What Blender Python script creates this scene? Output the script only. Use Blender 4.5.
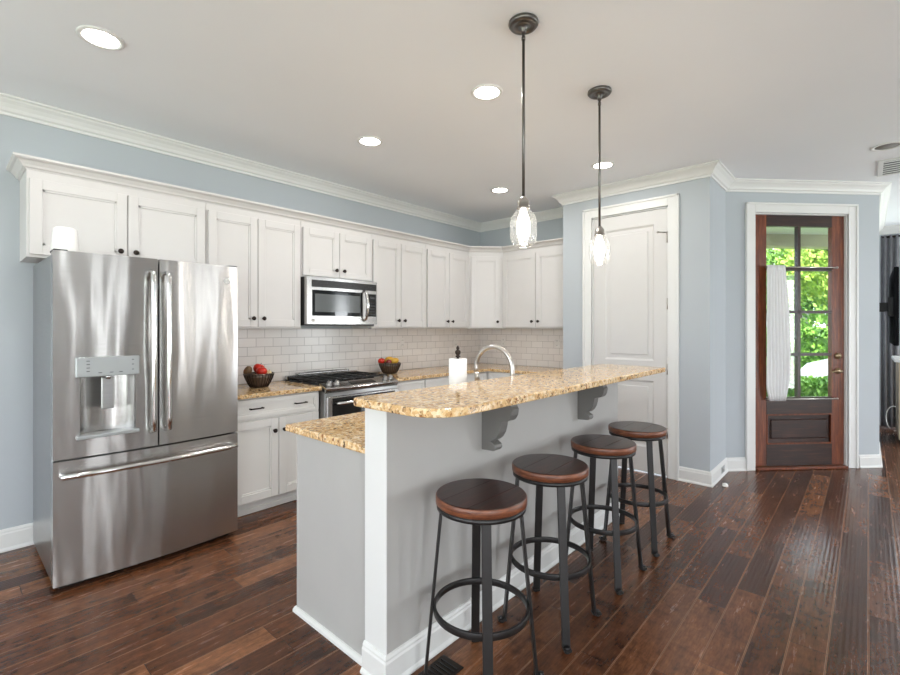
import bpy, bmesh, math, random
from mathutils import Vector, Matrix
random.seed(7)
PI = math.pi
R = math.radians
for o in list(bpy.data.objects):
    bpy.data.objects.remove(o)
S = bpy.context.scene
C = S.collection

# ------------------------------------------------------------------ camera
cd = bpy.data.cameras.new('camera')
cam = bpy.data.objects.new('camera', cd)
C.objects.link(cam)
cd.sensor_fit = 'HORIZONTAL'
cd.sensor_width = 36.0
cd.lens = 463.0 / 900.0 * 36.0
cd.shift_y = -9.5 / 900.0
cd.clip_start = 0.05
cd.clip_end = 200
cam.location = (0, 0, 1.35)
cam.rotation_euler = (R(90), 0, R(42.1 - 90))
S.camera = cam

# ------------------------------------------------------------------ view, world, sun, window light
S.view_settings.view_transform = 'Standard'
S.view_settings.look = 'None'
S.view_settings.exposure = 0.78
S.view_settings.gamma = 1.0
S.view_settings.use_curve_mapping = False
W = bpy.data.worlds.new('sky')
S.world = W
W.use_nodes = True
wn = W.node_tree
wn.nodes.clear()
bgn = wn.nodes.new('ShaderNodeBackground')
bgn.inputs['Color'].default_value = (0.80, 0.90, 1.0, 1)
bgn.inputs['Strength'].default_value = 2.4
wo = wn.nodes.new('ShaderNodeOutputWorld')
wn.links.new(bgn.outputs[0], wo.inputs[0])


def light(name, kind, loc, rot, energy, color=(1, 1, 1), size=None, size_y=None, spread=None):
    l = bpy.data.lights.new(name, kind)
    l.energy = energy
    l.color = color
    if kind == 'AREA':
        l.shape = 'RECTANGLE' if size_y else 'DISK'
        l.size = size
        if size_y:
            l.size_y = size_y
        if spread:
            l.spread = spread
    elif kind == 'POINT' and size:
        l.shadow_soft_size = size
    o = bpy.data.objects.new(name, l)
    o.location = loc
    o.rotation_euler = rot
    C.objects.link(o)
    return o


sun = light('sun', 'SUN', (0, 0, 20), (R(48), 0, R(-125)), 7.5, (1, 0.96, 0.88))
sun.data.angle = R(1.5)
# daylight through the windows behind and beside the camera
UP = 116   # tilt of the window lamps, aimed upward to brighten the ceiling
DAY = (0.95, 0.975, 1.0)
RW_X = [(-1.9, -0.9), (1.0, 1.2), (3.8, 4.15), (5.0, 5.32), (7.2, 8.5)]      # unseen right-wall windows, spaced and sized for streaks in the fridge steel
BW_Y = [(-3.4, -1.6), (-0.9, 0.9), (1.6, 3.2)]                               # windows in the rear wall
YR, XB = -4.6, -2.8
for a, b in RW_X:
    light('window_daylight', 'AREA', ((a + b) / 2, YR - 0.02, 1.28), (R(UP), 0, 0), 60 * (b - a), DAY, b - a, 2.24)
for a, b in BW_Y:
    light('window_daylight', 'AREA', (XB - 0.02, (a + b) / 2, 1.45), (R(UP), 0, R(-90)), 15 * (b - a), DAY, b - a, 1.9)


# ------------------------------------------------------------------ materials
def srgb(r, g, b):
    f = lambda c: (c / 255 / 12.92) if c / 255 <= 0.04045 else ((c / 255 + 0.055) / 1.055) ** 2.4
    return (f(r), f(g), f(b), 1)


class NT:
    def __init__(s, name):
        s.m = bpy.data.materials.new(name)
        s.m.use_nodes = True
        s.t = s.m.node_tree
        s.b = s.t.nodes['Principled BSDF']

    def n(s, typ, **kw):
        x = s.t.nodes.new(typ)
        for k, v in kw.items():
            setattr(x, k, v)
        return x

    def l(s, a, b):
        s.t.links.new(a, b)

    def math(s, op, a, b=None, c=None):
        x = s.n('ShaderNodeMath', operation=op)
        for i, v in enumerate((a, b, c)):
            if v is None:
                continue
            if isinstance(v, (int, float)):
                x.inputs[i].default_value = v
            else:
                s.l(v, x.inputs[i])
        return x.outputs[0]

    def coords(s, scale=(1, 1, 1), rot=(0, 0, 0), kind='Object'):
        tc = s.n('ShaderNodeTexCoord')
        mp = s.n('ShaderNodeMapping')
        mp.inputs['Scale'].default_value = scale
        mp.inputs['Rotation'].default_value = rot
        s.l(tc.outputs[kind], mp.inputs['Vector'])
        return mp.outputs[0]

    def noise(s, vec, scale, detail=3, rough=0.5):
        x = s.n('ShaderNodeTexNoise')
        x.inputs['Scale'].default_value = scale
        x.inputs['Detail'].default_value = detail
        x.inputs['Roughness'].default_value = rough
        s.l(vec, x.inputs['Vector'])
        return x.outputs['Fac']

    def ramp(s, fac, stops):
        x = s.n('ShaderNodeValToRGB')
        e = x.color_ramp.elements
        while len(e) < len(stops):
            e.new(0.5)
        for i, (p, c) in enumerate(stops):
            e[i].position = p
            e[i].color = c
        s.l(fac, x.inputs[0])
        return x.outputs[0]

    def mix(s, fac, a, b, blend='MIX'):
        x = s.n('ShaderNodeMix', data_type='RGBA', blend_type=blend)
        for i, v in ((0, fac), (6, a), (7, b)):
            if isinstance(v, (int, float)):
                x.inputs[i].default_value = v
            elif isinstance(v, tuple):
                x.inputs[i].default_value = v
            else:
                s.l(v, x.inputs[i])
        return x.outputs[2]

    def bump(s, h, strength, dist):
        x = s.n('ShaderNodeBump')
        x.inputs['Strength'].default_value = strength
        x.inputs['Distance'].default_value = dist
        s.l(h, x.inputs['Height'])
        s.l(x.outputs[0], s.b.inputs['Normal'])
        return x


def paint(name, col, rough=0.5, metal=0.0, vary=0.04, scale=6, bump=0.0, spec=None, bscale=120):
    t = NT(name)
    v = t.coords()
    n = t.noise(v, scale, 4)
    dark = tuple(c * (1 - vary) for c in col[:3]) + (1,)
    lite = tuple(min(1, c * (1 + vary)) for c in col[:3]) + (1,)
    t.l(t.ramp(n, [(0.3, dark), (0.7, lite)]), t.b.inputs['Base Color'])
    t.b.inputs['Roughness'].default_value = rough
    t.b.inputs['Metallic'].default_value = metal
    if spec is not None:
        t.b.inputs['Specular IOR Level'].default_value = spec
    if bump:
        t.bump(t.noise(v, bscale, 2), bump, 0.002)
    return t.m


def emit(name, col, strength):
    t = NT(name)
    t.b.inputs['Base Color'].default_value = col
    t.b.inputs['Emission Color'].default_value = col
    t.b.inputs['Emission Strength'].default_value = strength
    return t.m


def thin_glass(name, tint=(1, 1, 1, 1), rough=0.02, ior=1.5, base=0.0, haze=0.0):
    t = NT(name)
    t.t.nodes.remove(t.b)
    out = [n for n in t.t.nodes if n.type == 'OUTPUT_MATERIAL'][0]
    tr = t.n('ShaderNodeBsdfTransparent')
    tr.inputs['Color'].default_value = tint
    gl = t.n('ShaderNodeBsdfGlossy')
    gl.inputs['Roughness'].default_value = rough
    # Schlick reflectance, the same from either side of the sheet
    gm = t.n('ShaderNodeNewGeometry')
    dt = t.n('ShaderNodeVectorMath', operation='DOT_PRODUCT')
    t.l(gm.outputs['Normal'], dt.inputs[0])
    t.l(gm.outputs['Incoming'], dt.inputs[1])
    f0 = ((ior - 1) / (ior + 1)) ** 2
    p5 = t.math('POWER', t.math('SUBTRACT', 1.0, t.math('ABSOLUTE', dt.outputs['Value'])), 5.0)
    fac = t.math('ADD', t.math('MULTIPLY_ADD', p5, 1 - f0, f0), base)
    mx = t.n('ShaderNodeMixShader')
    t.l(fac, mx.inputs[0])
    t.l(tr.outputs[0], mx.inputs[1])
    t.l(gl.outputs[0], mx.inputs[2])
    if haze:
        df = t.n('ShaderNodeBsdfTranslucent')
        m2 = t.n('ShaderNodeMixShader')
        m2.inputs[0].default_value = haze
        t.l(mx.outputs[0], m2.inputs[1])
        t.l(df.outputs[0], m2.inputs[2])
        t.l(m2.outputs[0], out.inputs[0])
    else:
        t.l(mx.outputs[0], out.inputs[0])
    return t.m


def mat_floor():
    t = NT('hardwood_floor')
    tc = t.n('ShaderNodeTexCoord')
    sp = t.n('ShaderNodeSeparateXYZ')
    t.l(tc.outputs['Object'], sp.inputs[0])
    x, y = sp.outputs[0], sp.outputs[1]
    PW = 0.127
    ry = t.math('DIVIDE', y, PW)
    row = t.math('FLOOR', ry)
    wn1 = t.n('ShaderNodeTexWhiteNoise', noise_dimensions='1D')
    t.l(row, wn1.inputs['W'])
    off = t.math('MULTIPLY', wn1.outputs['Value'], 3.7)
    wn3 = t.n('ShaderNodeTexWhiteNoise', noise_dimensions='1D')
    t.l(t.math('ADD', row, 77.3), wn3.inputs['W'])
    ln = t.math('MULTIPLY_ADD', wn3.outputs['Value'], 0.8, 0.5)
    rx = t.math('DIVIDE', t.math('ADD', x, off), ln)
    col = t.math('FLOOR', rx)
    cv = t.n('ShaderNodeCombineXYZ')
    t.l(row, cv.inputs[0])
    t.l(col, cv.inputs[1])
    wn2 = t.n('ShaderNodeTexWhiteNoise', noise_dimensions='2D')
    t.l(cv.outputs[0], wn2.inputs['Vector'])
    pid = wn2.outputs['Value']
    # grain: per-plank shifted, stretched along X
    gv = t.n('ShaderNodeCombineXYZ')
    t.l(t.math('MULTIPLY_ADD', x, 1.6, t.math('MULTIPLY', pid, 31.0)), gv.inputs[0])
    t.l(t.math('MULTIPLY', y, 11.0), gv.inputs[1])
    t.l(t.math('MULTIPLY', pid, 17.0), gv.inputs[2])
    g1 = t.noise(gv.outputs[0], 2.6, 6, 0.65)
    g2 = t.noise(gv.outputs[0], 14.0, 4, 0.6)
    knots = t.noise(tc.outputs['Object'], 7.0, 5, 0.6)
    base = t.ramp(pid, [(0.0, srgb(76, 45, 29)), (0.45, srgb(98, 61, 40)), (0.8, srgb(116, 75, 50)), (1.0, srgb(142, 96, 66))])
    base = t.mix(0.75, base, t.ramp(g1, [(0.25, (0.28, 0.25, 0.23, 1)), (0.5, (0.95, 0.94, 0.92, 1)), (0.78, (1.7, 1.62, 1.52, 1))]), 'MULTIPLY')
    base = t.mix(0.55, base, t.ramp(g2, [(0.35, (0.55, 0.5, 0.48, 1)), (0.6, (1.15, 1.12, 1.1, 1))]), 'MULTIPLY')
    base = t.mix(0.8, base, t.ramp(knots, [(0.32, (0.30, 0.27, 0.26, 1)), (0.47, (1, 1, 1, 1))]), 'MULTIPLY')
    mott = t.noise(tc.outputs['Object'], 26.0, 5, 0.7)
    base = t.mix(0.7, base, t.ramp(mott, [(0.3, (0.62, 0.58, 0.55, 1)), (0.5, (1, 1, 1, 1)), (0.72, (1.4, 1.36, 1.3, 1))]), 'MULTIPLY')
    fy = t.math('FRACT', ry)
    ey = t.math('MINIMUM', fy, t.math('SUBTRACT', 1.0, fy))
    fx = t.math('FRACT', rx)
    ex = t.math('MULTIPLY', t.math('MINIMUM', fx, t.math('SUBTRACT', 1.0, fx)), 5.5)
    e = t.math('MINIMUM', ey, ex)
    edge = t.n('ShaderNodeMapRange')
    edge.inputs['From Min'].default_value = 0.003
    edge.inputs['From Max'].default_value = 0.010
    t.l(e, edge.inputs['Value'])
    # worn pale micro-bevel right beside the dark groove
    rim = t.math('MULTIPLY', t.math('COMPARE', ey, 0.014, 0.012), t.math('MULTIPLY_ADD', g1, 0.6, 0.3))
    base = t.mix(rim, base, srgb(172, 124, 92))
    base = t.mix(edge.outputs[0], srgb(40, 24, 18), base)
    t.l(base, t.b.inputs['Base Color'])
    t.b.inputs['Specular IOR Level'].default_value = 0.5
    t.l(t.ramp(g1, [(0.3, (0.20, 0.20, 0.20, 1)), (0.7, (0.29, 0.29, 0.29, 1))]), t.b.inputs['Roughness'])
    # hand-scraped chatter running across each plank
    wv = t.n('ShaderNodeTexWave', wave_type='BANDS', bands_direction='Y')
    wv.inputs['Scale'].default_value = 15.0
    wv.inputs['Distortion'].default_value = 0.8
    wv.inputs['Detail'].default_value = 1.0
    wv.inputs['Detail Scale'].default_value = 1.2
    t.l(tc.outputs['Object'], wv.inputs['Vector'])
    hgt = t.math('ADD', t.math('MULTIPLY', wv.outputs['Fac'], 0.20), t.math('MULTIPLY', g2, 0.03))
    hgt = t.math('ADD', hgt, t.math('MULTIPLY', edge.outputs[0], 0.5))
    t.bump(hgt, 0.35, 0.004)
    return t.m


def mat_granite():
    t = NT('gold_granite')
    v = t.coords()
    vo = t.n('ShaderNodeTexVoronoi', feature='F1')
    vo.inputs['Scale'].default_value = 88
    t.l(v, vo.inputs['Vector'])
    sp = t.n('ShaderNodeSeparateColor')
    t.l(vo.outputs['Color'], sp.inputs[0])
    grain = t.ramp(sp.outputs[0], [(0.0, srgb(112, 78, 50)), (0.12, srgb(184, 136, 84)), (0.35, srgb(216, 176, 122)), (0.65, srgb(234, 204, 154)), (0.9, srgb(248, 232, 200))])
    n1 = t.noise(v, 22, 4, 0.7)
    c = t.mix(0.45, grain, t.ramp(n1, [(0.35, srgb(192, 142, 88)), (0.55, srgb(232, 196, 142)), (0.7, srgb(250, 234, 204))]))
    n2 = t.noise(v, 52, 3, 0.7)
    c = t.mix(t.ramp(n2, [(0.35, (1, 1, 1, 1)), (0.43, (0, 0, 0, 1))]), c, srgb(82, 58, 42))
    n3 = t.noise(v, 46, 2, 0.6)
    c = t.mix(t.ramp(n3, [(0.63, (0, 0, 0, 1)), (0.68, (1, 1, 1, 1))]), c, srgb(150, 98, 58))
    t.l(c, t.b.inputs['Base Color'])
    t.b.inputs['Roughness'].default_value = 0.09
    t.b.inputs['Specular IOR Level'].default_value = 0.55
    return t.m


def mat_tile():
    t = NT('subway_tile')
    tc = t.n('ShaderNodeTexCoord')
    sp = t.n('ShaderNodeSeparateXYZ')
    t.l(tc.outputs['Object'], sp.inputs[0])
    cb = t.n('ShaderNodeCombineXYZ')
    t.l(t.math('SUBTRACT', sp.outputs[0], sp.outputs[1]), cb.inputs[0])
    t.l(t.math('SUBTRACT', sp.outputs[2], 0.882), cb.inputs[1])
    br = t.n('ShaderNodeTexBrick')
    br.offset = 0.5
    br.inputs['Scale'].default_value = 1.0
    br.inputs['Brick Width'].default_value = 0.152
    br.inputs['Row Height'].default_value = 0.0765
    br.inputs['Mortar Size'].default_value = 0.0022
    br.inputs['Mortar Smooth'].default_value = 0.3
    br.inputs['Color1'].default_value = srgb(236, 231, 227)
    br.inputs['Color2'].default_value = srgb(229, 224, 220)
    br.inputs['Mortar'].default_value = srgb(184, 178, 174)
    t.l(cb.outputs[0], br.inputs['Vector'])
    t.l(br.outputs['Color'], t.b.inputs['Base Color'])
    t.b.inputs['Roughness'].default_value = 0.22
    t.bump(t.math('SUBTRACT', 1.0, br.outputs['Fac']), 0.4, 0.002)
    return t.m


def mat_steel(name, col=(0.62, 0.615, 0.61, 1), rough=0.24, wob=0.0, grain='X', aniso=0.0):
    t = NT(name)
    v = t.coords((2, 2, 260) if grain == 'X' else (260, 260, 2))
    n = t.noise(v, 3.0, 2, 0.6)
    t.l(t.ramp(n, [(0.3, tuple(c * 0.9 for c in col[:3]) + (1,)), (0.7, tuple(min(1, c * 1.08) for c in col[:3]) + (1,))]), t.b.inputs['Base Color'])
    t.b.inputs['Metallic'].default_value = 1.0
    t.b.inputs['Roughness'].default_value = rough
    if aniso:
        tg = t.n('ShaderNodeTangent', direction_type='RADIAL', axis='Z')
        t.l(tg.outputs[0], t.b.inputs['Tangent'])
        t.b.inputs['Anisotropic'].default_value = aniso
        t.b.inputs['Anisotropic Rotation'].default_value = 0.25
    if wob:
        v2 = t.coords((5.5, 5.5, 1.1))
        w = t.noise(v2, 1.0, 1.5, 0.4)
        t.bump(w, wob, 0.05)
    return t.m


def mat_wood(name, stops, scale=(1.5, 16, 16), rough=0.35, n_scale=3.0, bump=0.1):
    t = NT(name)
    v = t.coords(scale)
    n = t.noise(v, n_scale, 6, 0.65)
    n2 = t.noise(v, n_scale * 6, 3, 0.6)
    c = t.ramp(n, stops)
    c = t.mix(0.35, c, t.ramp(n2, [(0.35, (0.5, 0.47, 0.45, 1)), (0.62, (1.2, 1.2, 1.2, 1))]), 'MULTIPLY')
    t.l(c, t.b.inputs['Base Color'])
    t.b.inputs['Roughness'].default_value = rough
    t.bump(n2, bump, 0.002)
    return t.m


def mat_foliage(name, a, b, c):
    t = NT(name)
    v = t.coords()
    n = t.noise(v, 3.5, 4, 0.7)
    t.l(t.ramp(n, [(0.3, a), (0.5, b), (0.72, c)]), t.b.inputs['Base Color'])
    t.b.inputs['Roughness'].default_value = 0.6
    t.b.inputs['Subsurface Weight'].default_value = 0.0
    return t.m


M = {}
M['wall'] = paint('blue_grey_wall_paint', srgb(181, 187, 192), 0.75, vary=0.012, scale=1.5, bump=0.05)
M['ceil'] = paint('ceiling_paint', srgb(240, 242, 245), 0.9, vary=0.012, scale=1.2, bump=0.05)
M['trim'] = paint('white_trim_paint', srgb(224, 224, 222), 0.4, vary=0.01)
M['cab'] = paint('white_cabinet_paint', srgb(209, 206, 204), 0.4, vary=0.012)  # cabinet white toned down against strong light on the wall units
M['cab_lifted'] = paint('lightened_base_cabinet_paint', srgb(236, 235, 232), 0.38, vary=0.012)  # lighter copy of the cabinet white, offsetting weak light on base units
M['door'] = paint('white_door_paint', srgb(210, 208, 206), 0.44, vary=0.012)
M['island'] = paint('grey_island_paint', srgb(176, 174, 171), 0.55, vary=0.03, scale=3, bump=0.06)
M['corbel'] = paint('shaded_corbel_paint', srgb(112, 110, 107), 0.5, vary=0.03)  # island grey, darkened in the colour for shade under the bar top
M['floor'] = mat_floor()
M['granite'] = mat_granite()
M['tile'] = mat_tile()
M['fridge'] = mat_steel('brushed_fridge_steel', (0.50, 0.49, 0.48, 1), 0.27, wob=0.30, aniso=0.93)
M['fridge_side'] = mat_steel('fridge_side_steel', (0.42, 0.42, 0.42, 1), 0.3)
M['steel'] = mat_steel('brushed_steel', (0.50, 0.49, 0.48, 1), 0.27)
M['polished'] = mat_steel('polished_steel', (0.72, 0.72, 0.71, 1), 0.14)
M['nickel'] = mat_steel('brushed_nickel', (0.56, 0.53, 0.50, 1), 0.28)
M['pendmetal'] = paint('satin_pendant_metal', srgb(104, 101, 98), 0.32, metal=0.85)
M['bronze'] = paint('dark_bronze', srgb(52, 44, 40), 0.35, metal=0.8)
M['iron'] = paint('cast_iron', srgb(30, 30, 30), 0.5, metal=0.2)
M['black'] = paint('black_plastic', srgb(22, 22, 23), 0.3)
M['blackglass'] = paint('black_glass', srgb(14, 16, 17), 0.06)
M['tvmatte'] = paint('matte_black_screen', srgb(24, 24, 26), 0.7, spec=0.03)
M['mwglass'] = paint('microwave_window_glass', srgb(92, 95, 96), 0.14)
M['panel'] = paint('silver_control_panel', srgb(168, 172, 173), 0.35, metal=0.25)
M['gunmetal'] = paint('gunmetal_stool_steel', srgb(60, 59, 59), 0.36, metal=0.75)
M['seat'] = mat_wood('dark_walnut_seat', [(0.3, srgb(34, 18, 16)), (0.55, srgb(58, 30, 25)), (0.75, srgb(84, 44, 34))], (2, 18, 18), 0.3)
M['seatrim'] = mat_wood('worn_brown_seat_edge', [(0.3, srgb(76, 42, 30)), (0.55, srgb(122, 72, 48)), (0.75, srgb(158, 100, 68))], (6, 6, 40), 0.35)
M['doorwood'] = mat_wood('mahogany_stile_wood', [(0.3, srgb(70, 31, 16)), (0.52, srgb(112, 56, 30)), (0.72, srgb(146, 80, 44))], (16, 16, 1.2), 0.32)
M['doordark'] = mat_wood('dark_mahogany_rail_wood', [(0.3, srgb(28, 15, 11)), (0.52, srgb(46, 25, 18)), (0.72, srgb(78, 46, 33))], (1.2, 16, 16), 0.3)
M['pane'] = thin_glass('clear_window_glass')
M['shade'] = thin_glass('clear_pendant_glass', (0.97, 0.975, 0.975, 1), 0.03, 1.5, 0.06, 0.06)
M['bulb'] = emit('lit_bulb', (1.0, 0.93, 0.82, 1), 7)
M['downlight'] = emit('lit_downlight', (1.0, 0.97, 0.92, 1), 12)
M['offlight'] = paint('unlit_downlight_lens', srgb(150, 148, 145), 0.8, spec=0.1)
M['paper'] = paint('white_paper_towel', srgb(244, 244, 244), 0.9, bump=0.2)
M['white'] = paint('white_plastic', srgb(240, 239, 236), 0.4, vary=0.01)
M['tilewhite'] = paint('off_white_plastic', srgb(230, 226, 222), 0.35, vary=0.01)
M['sheer'] = paint('white_sheer_fabric', srgb(232, 232, 232), 0.9, vary=0.02)
M['drape'] = paint('grey_drape_fabric', srgb(104, 104, 108), 0.85, vary=0.1, scale=20)
M['red'] = paint('red_fruit_skin', srgb(205, 46, 30), 0.3, vary=0.15, scale=20)
M['darkred'] = paint('dark_red_fruit_skin', srgb(120, 34, 30), 0.3, vary=0.2, scale=20)
M['yellow'] = paint('yellow_fruit_skin', srgb(226, 176, 62), 0.4, vary=0.12, scale=20)
M['brown'] = paint('brown_fruit_skin', srgb(112, 84, 56), 0.6, vary=0.15, scale=25)
M['cream'] = paint('cream_fruit_skin', srgb(226, 206, 160), 0.5, vary=0.1, scale=25)
M['bowl'] = paint('dark_wire_bowl_metal', srgb(104, 92, 84), 0.35, metal=0.6)
M['porch'] = paint('beige_porch_paint', srgb(196, 186, 158), 0.8)
M['ground'] = paint('lawn', srgb(96, 128, 60), 0.9, vary=0.3, scale=8)
M['walk'] = paint('concrete_path', srgb(176, 172, 164), 0.9, vary=0.08)
M['bark'] = paint('tree_bark', srgb(96, 78, 62), 0.9, vary=0.3, scale=15)
M['leafa'] = mat_foliage('bright_tree_leaves', srgb(60, 104, 40), srgb(112, 158, 66), srgb(176, 206, 104))
M['leafb'] = mat_foliage('deep_tree_leaves', srgb(44, 84, 40), srgb(84, 132, 66), srgb(140, 178, 104))
M['leafy'] = mat_foliage('yellow_green_leaves', srgb(84, 122, 42), srgb(140, 172, 66), srgb(196, 208, 104))
M['hedge'] = mat_foliage('hedge_leaves', srgb(52, 96, 34), srgb(104, 154, 52), srgb(168, 206, 90))
M['housewall'] = paint('pale_house_siding', srgb(150, 148, 146), 0.8)
M['roof'] = paint('grey_roof_shingle', srgb(120, 116, 114), 0.9, vary=0.15, scale=20)
M['carpaint'] = paint('silver_white_car_paint', srgb(140, 145, 150), 0.3, vary=0.01)
M['rubber'] = paint('black_rubber', srgb(24, 24, 24), 0.8)
M['brick'] = paint('tan_hearth_tile', srgb(196, 178, 152), 0.6, vary=0.1, scale=12)
M['grout'] = paint('dark_seam', srgb(24, 15, 13), 0.7)
M['brass'] = paint('aged_brass', srgb(170, 150, 120), 0.28, metal=0.9)


# ------------------------------------------------------------------ mesh helpers
class B:
    """collects shapes for ONE mesh object"""

    def __init__(s):
        s.bm = bmesh.new()
        s.slot = 0
        s.smooth = []

    def _mark(s, faces, smooth=False):
        for f in faces:
            f.material_index = s.slot
            f.smooth = smooth

    def box(s, x0, x1, y0, y1, z0, z1, bevel=0.0, seg=1, mat=None):
        r = bmesh.ops.create_cube(s.bm, size=1)
        vs = r['verts']
        for v in vs:
            v.co = Vector(((x0 + x1) / 2 + v.co.x * (x1 - x0), (y0 + y1) / 2 + v.co.y * (y1 - y0), (z0 + z1) / 2 + v.co.z * (z1 - z0)))
        if mat is not None:
            bmesh.ops.transform(s.bm, matrix=mat, verts=vs)
        fs = set(f for v in vs for f in v.link_faces)
        s._mark(fs)
        if bevel:
            es = list(set(e for v in vs for e in v.link_edges))
            r = bmesh.ops.bevel(s.bm, geom=es, offset=bevel, segments=seg, affect='EDGES', profile=0.5)
            s._mark(r['faces'], seg > 1)
        return s

    def prism(s, pts, a0, a1, axis='z', smooth=False):
        """closed outline extruded; axis z: pts (x,y); axis x: pts (y,z); axis y: pts (x,z)"""
        def co(p, a):
            return {'z': (p[0], p[1], a), 'x': (a, p[0], p[1]), 'y': (p[0], a, p[1])}[axis]
        lo = [s.bm.verts.new(co(p, a0)) for p in pts]
        hi = [s.bm.verts.new(co(p, a1)) for p in pts]
        n = len(pts)
        fs = [s.bm.faces.new(lo), s.bm.faces.new(hi)]
        s._mark(fs)
        sd = [s.bm.faces.new((lo[i], lo[(i + 1) % n], hi[(i + 1) % n], hi[i])) for i in range(n)]
        s._mark(sd, smooth)
        return s

    def lathe(s, prof, c=(0, 0, 0), n=32, smooth=True, mat=None, cap=True, r2=1.0):
        rings = []
        new = []
        for r, z in prof:
            ring = []
            for i in range(n):
                a = 2 * PI * i / n
                v = s.bm.verts.new((c[0] + r * math.cos(a), c[1] + r * r2 * math.sin(a), c[2] + z))
                ring.append(v)
                new.append(v)
            rings.append(ring)
        fs = []
        for a, b in zip(rings, rings[1:]):
            for i in range(n):
                fs.append(s.bm.faces.new((a[i], a[(i + 1) % n], b[(i + 1) % n], b[i])))
        s._mark(fs, smooth)
        if cap:
            for ring in (rings[0], rings[-1]):
                s._mark([s.bm.faces.new(ring)], False)
        if mat is not None:
            bmesh.ops.transform(s.bm, matrix=mat, verts=new)
        return s

    def cyl(s, p, q, r, r2=None, n=16, smooth=True):
        p, q = Vector(p), Vector(q)
        d = q - p
        m = Matrix.Translation(p) @ d.to_track_quat('Z', 'Y').to_matrix().to_4x4()
        return s.lathe([(r, 0), (r if r2 is None else r2, d.length)], n=n, mat=m, smooth=smooth)

    def tube(s, pts, r, n=10, closed=False, sx=1.0, up=None):
        """round (or elliptic) tube along points"""
        pts = [Vector(p) for p in pts]
        k = len(pts)
        rings = []
        prev = None
        for i, p in enumerate(pts):
            if closed:
                t = pts[(i + 1) % k] - pts[i - 1]
            else:
                t = pts[min(i + 1, k - 1)] - pts[max(i - 1, 0)]
            t.normalize()
            ref = Vector(up) if up else (prev if prev is not None else (Vector((0, 0, 1)) if abs(t.z) < 0.9 else Vector((1, 0, 0))))
            u = t.cross(ref)
            if u.length < 1e-5:
                u = t.cross(Vector((1, 0.3, 0.2)))
            u.normalize()
            w = u.cross(t)
            w.normalize()
            prev = w
            rr = r[i] if isinstance(r, (list, tuple)) else r
            rings.append([s.bm.verts.new(p + (u * math.cos(2 * PI * j / n) * sx + w * math.sin(2 * PI * j / n)) * rr) for j in range(n)])
        fs = []
        last = k if closed else k - 1
        for i in range(last):
            a, b = rings[i], rings[(i + 1) % k]
            for j in range(n):
                fs.append(s.bm.faces.new((a[j], a[(j + 1) % n], b[(j + 1) % n], b[j])))
        s._mark(fs, True)
        if not closed:
            s._mark([s.bm.faces.new(rings[0]), s.bm.faces.new(rings[-1])])
        return s

    def bar(s, p, q, w, t, nrm):
        """flat bar p->q, width w, thickness t along nrm"""
        p, q, nrm = Vector(p), Vector(q), Vector(nrm)
        d = (q - p)
        L = d.length
        z = d.normalized()
        y = (nrm - z * nrm.dot(z)).normalized()
        x = y.cross(z)
        m = Matrix((x, y, z)).transposed().to_4x4()
        m.translation = p
        return s.box(-w / 2, w / 2, -t / 2, t / 2, 0, L, min(w, t) * 0.15, mat=m)

    def sphere(s, c, r, sc=(1, 1, 1), u=16, v=10, mat=None):
        rr = bmesh.ops.create_uvsphere(s.bm, u_segments=u, v_segments=v, radius=r)
        vs = rr['verts']
        for x in vs:
            x.co = Vector((x.co.x * sc[0], x.co.y * sc[1], x.co.z * sc[2]))
        if mat is not None:
            bmesh.ops.transform(s.bm, matrix=mat, verts=vs)
        for x in vs:
            x.co += Vector(c)
        s._mark(set(f for x in vs for f in x.link_faces), True)
        return s

    def sweep(s, path, prof, side=-1, smooth=False, ends=True):
        """profile [(off,z)] along 2-D polyline with mitres; side -1 = to the right of travel"""
        P = [Vector((p[0], p[1])) for p in path]
        n = len(P)
        rows = []
        for i in range(n):
            def nr(a, b):
                d = (b - a).normalized()
                return Vector((-d.y, d.x)) * side
            if i == 0:
                m = nr(P[0], P[1])
            elif i == n - 1:
                m = nr(P[-2], P[-1])
            else:
                a, b = nr(P[i - 1], P[i]), nr(P[i], P[i + 1])
                m = (a + b)
                m = m / max(0.2, m.dot(a))
            rows.append([s.bm.verts.new((P[i].x + m.x * o, P[i].y + m.y * o, z)) for o, z in prof])
        k = len(prof)
        for a, b in zip(rows, rows[1:]):
            s._mark([s.bm.faces.new((a[j], a[(j + 1) % k], b[(j + 1) % k], b[j])) for j in range(k)], smooth)
        if ends:
            s._mark([s.bm.faces.new(rows[0]), s.bm.faces.new(rows[-1])])
        return s

    def build(s, name, mats, parent=None, bevel=0.0, loc=(0, 0, 0), rotz=0.0):
        bmesh.ops.recalc_face_normals(s.bm, faces=s.bm.faces)
        me = bpy.data.meshes.new(name)
        s.bm.to_mesh(me)
        s.bm.free()
        for m in (mats if isinstance(mats, (list, tuple)) else [mats]):
            me.materials.append(m)
        o = bpy.data.objects.new(name, me)
        C.objects.link(o)
        o.location = loc
        o.rotation_euler = (0, 0, rotz)
        if parent is not None:
            o.parent = parent
        if bevel:
            md = o.modifiers.new('bevel', 'BEVEL')
            md.width = bevel
            md.segments = 2
            md.limit_method = 'ANGLE'
            md.angle_limit = R(40)
        return o


def tag(o, label, cat, group=None, kind=None):
    o['label'] = label
    o['category'] = cat
    if group:
        o['group'] = group
    if kind:
        o['kind'] = kind
    return o


def thing(name, label, cat, loc=(0, 0, 0), rotz=0.0, group=None):
    o = bpy.data.objects.new(name, None)
    o.empty_display_size = 0.1
    C.objects.link(o)
    o.location = loc
    o.rotation_euler = (0, 0, rotz)
    return tag(o, label, cat, group)


def struct(name, b, m, bevel=0.0, loc=(0, 0, 0), rotz=0.0):
    o = b.build(name, m, None, bevel, loc, rotz)
    o['kind'] = 'structure'
    return o


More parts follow.
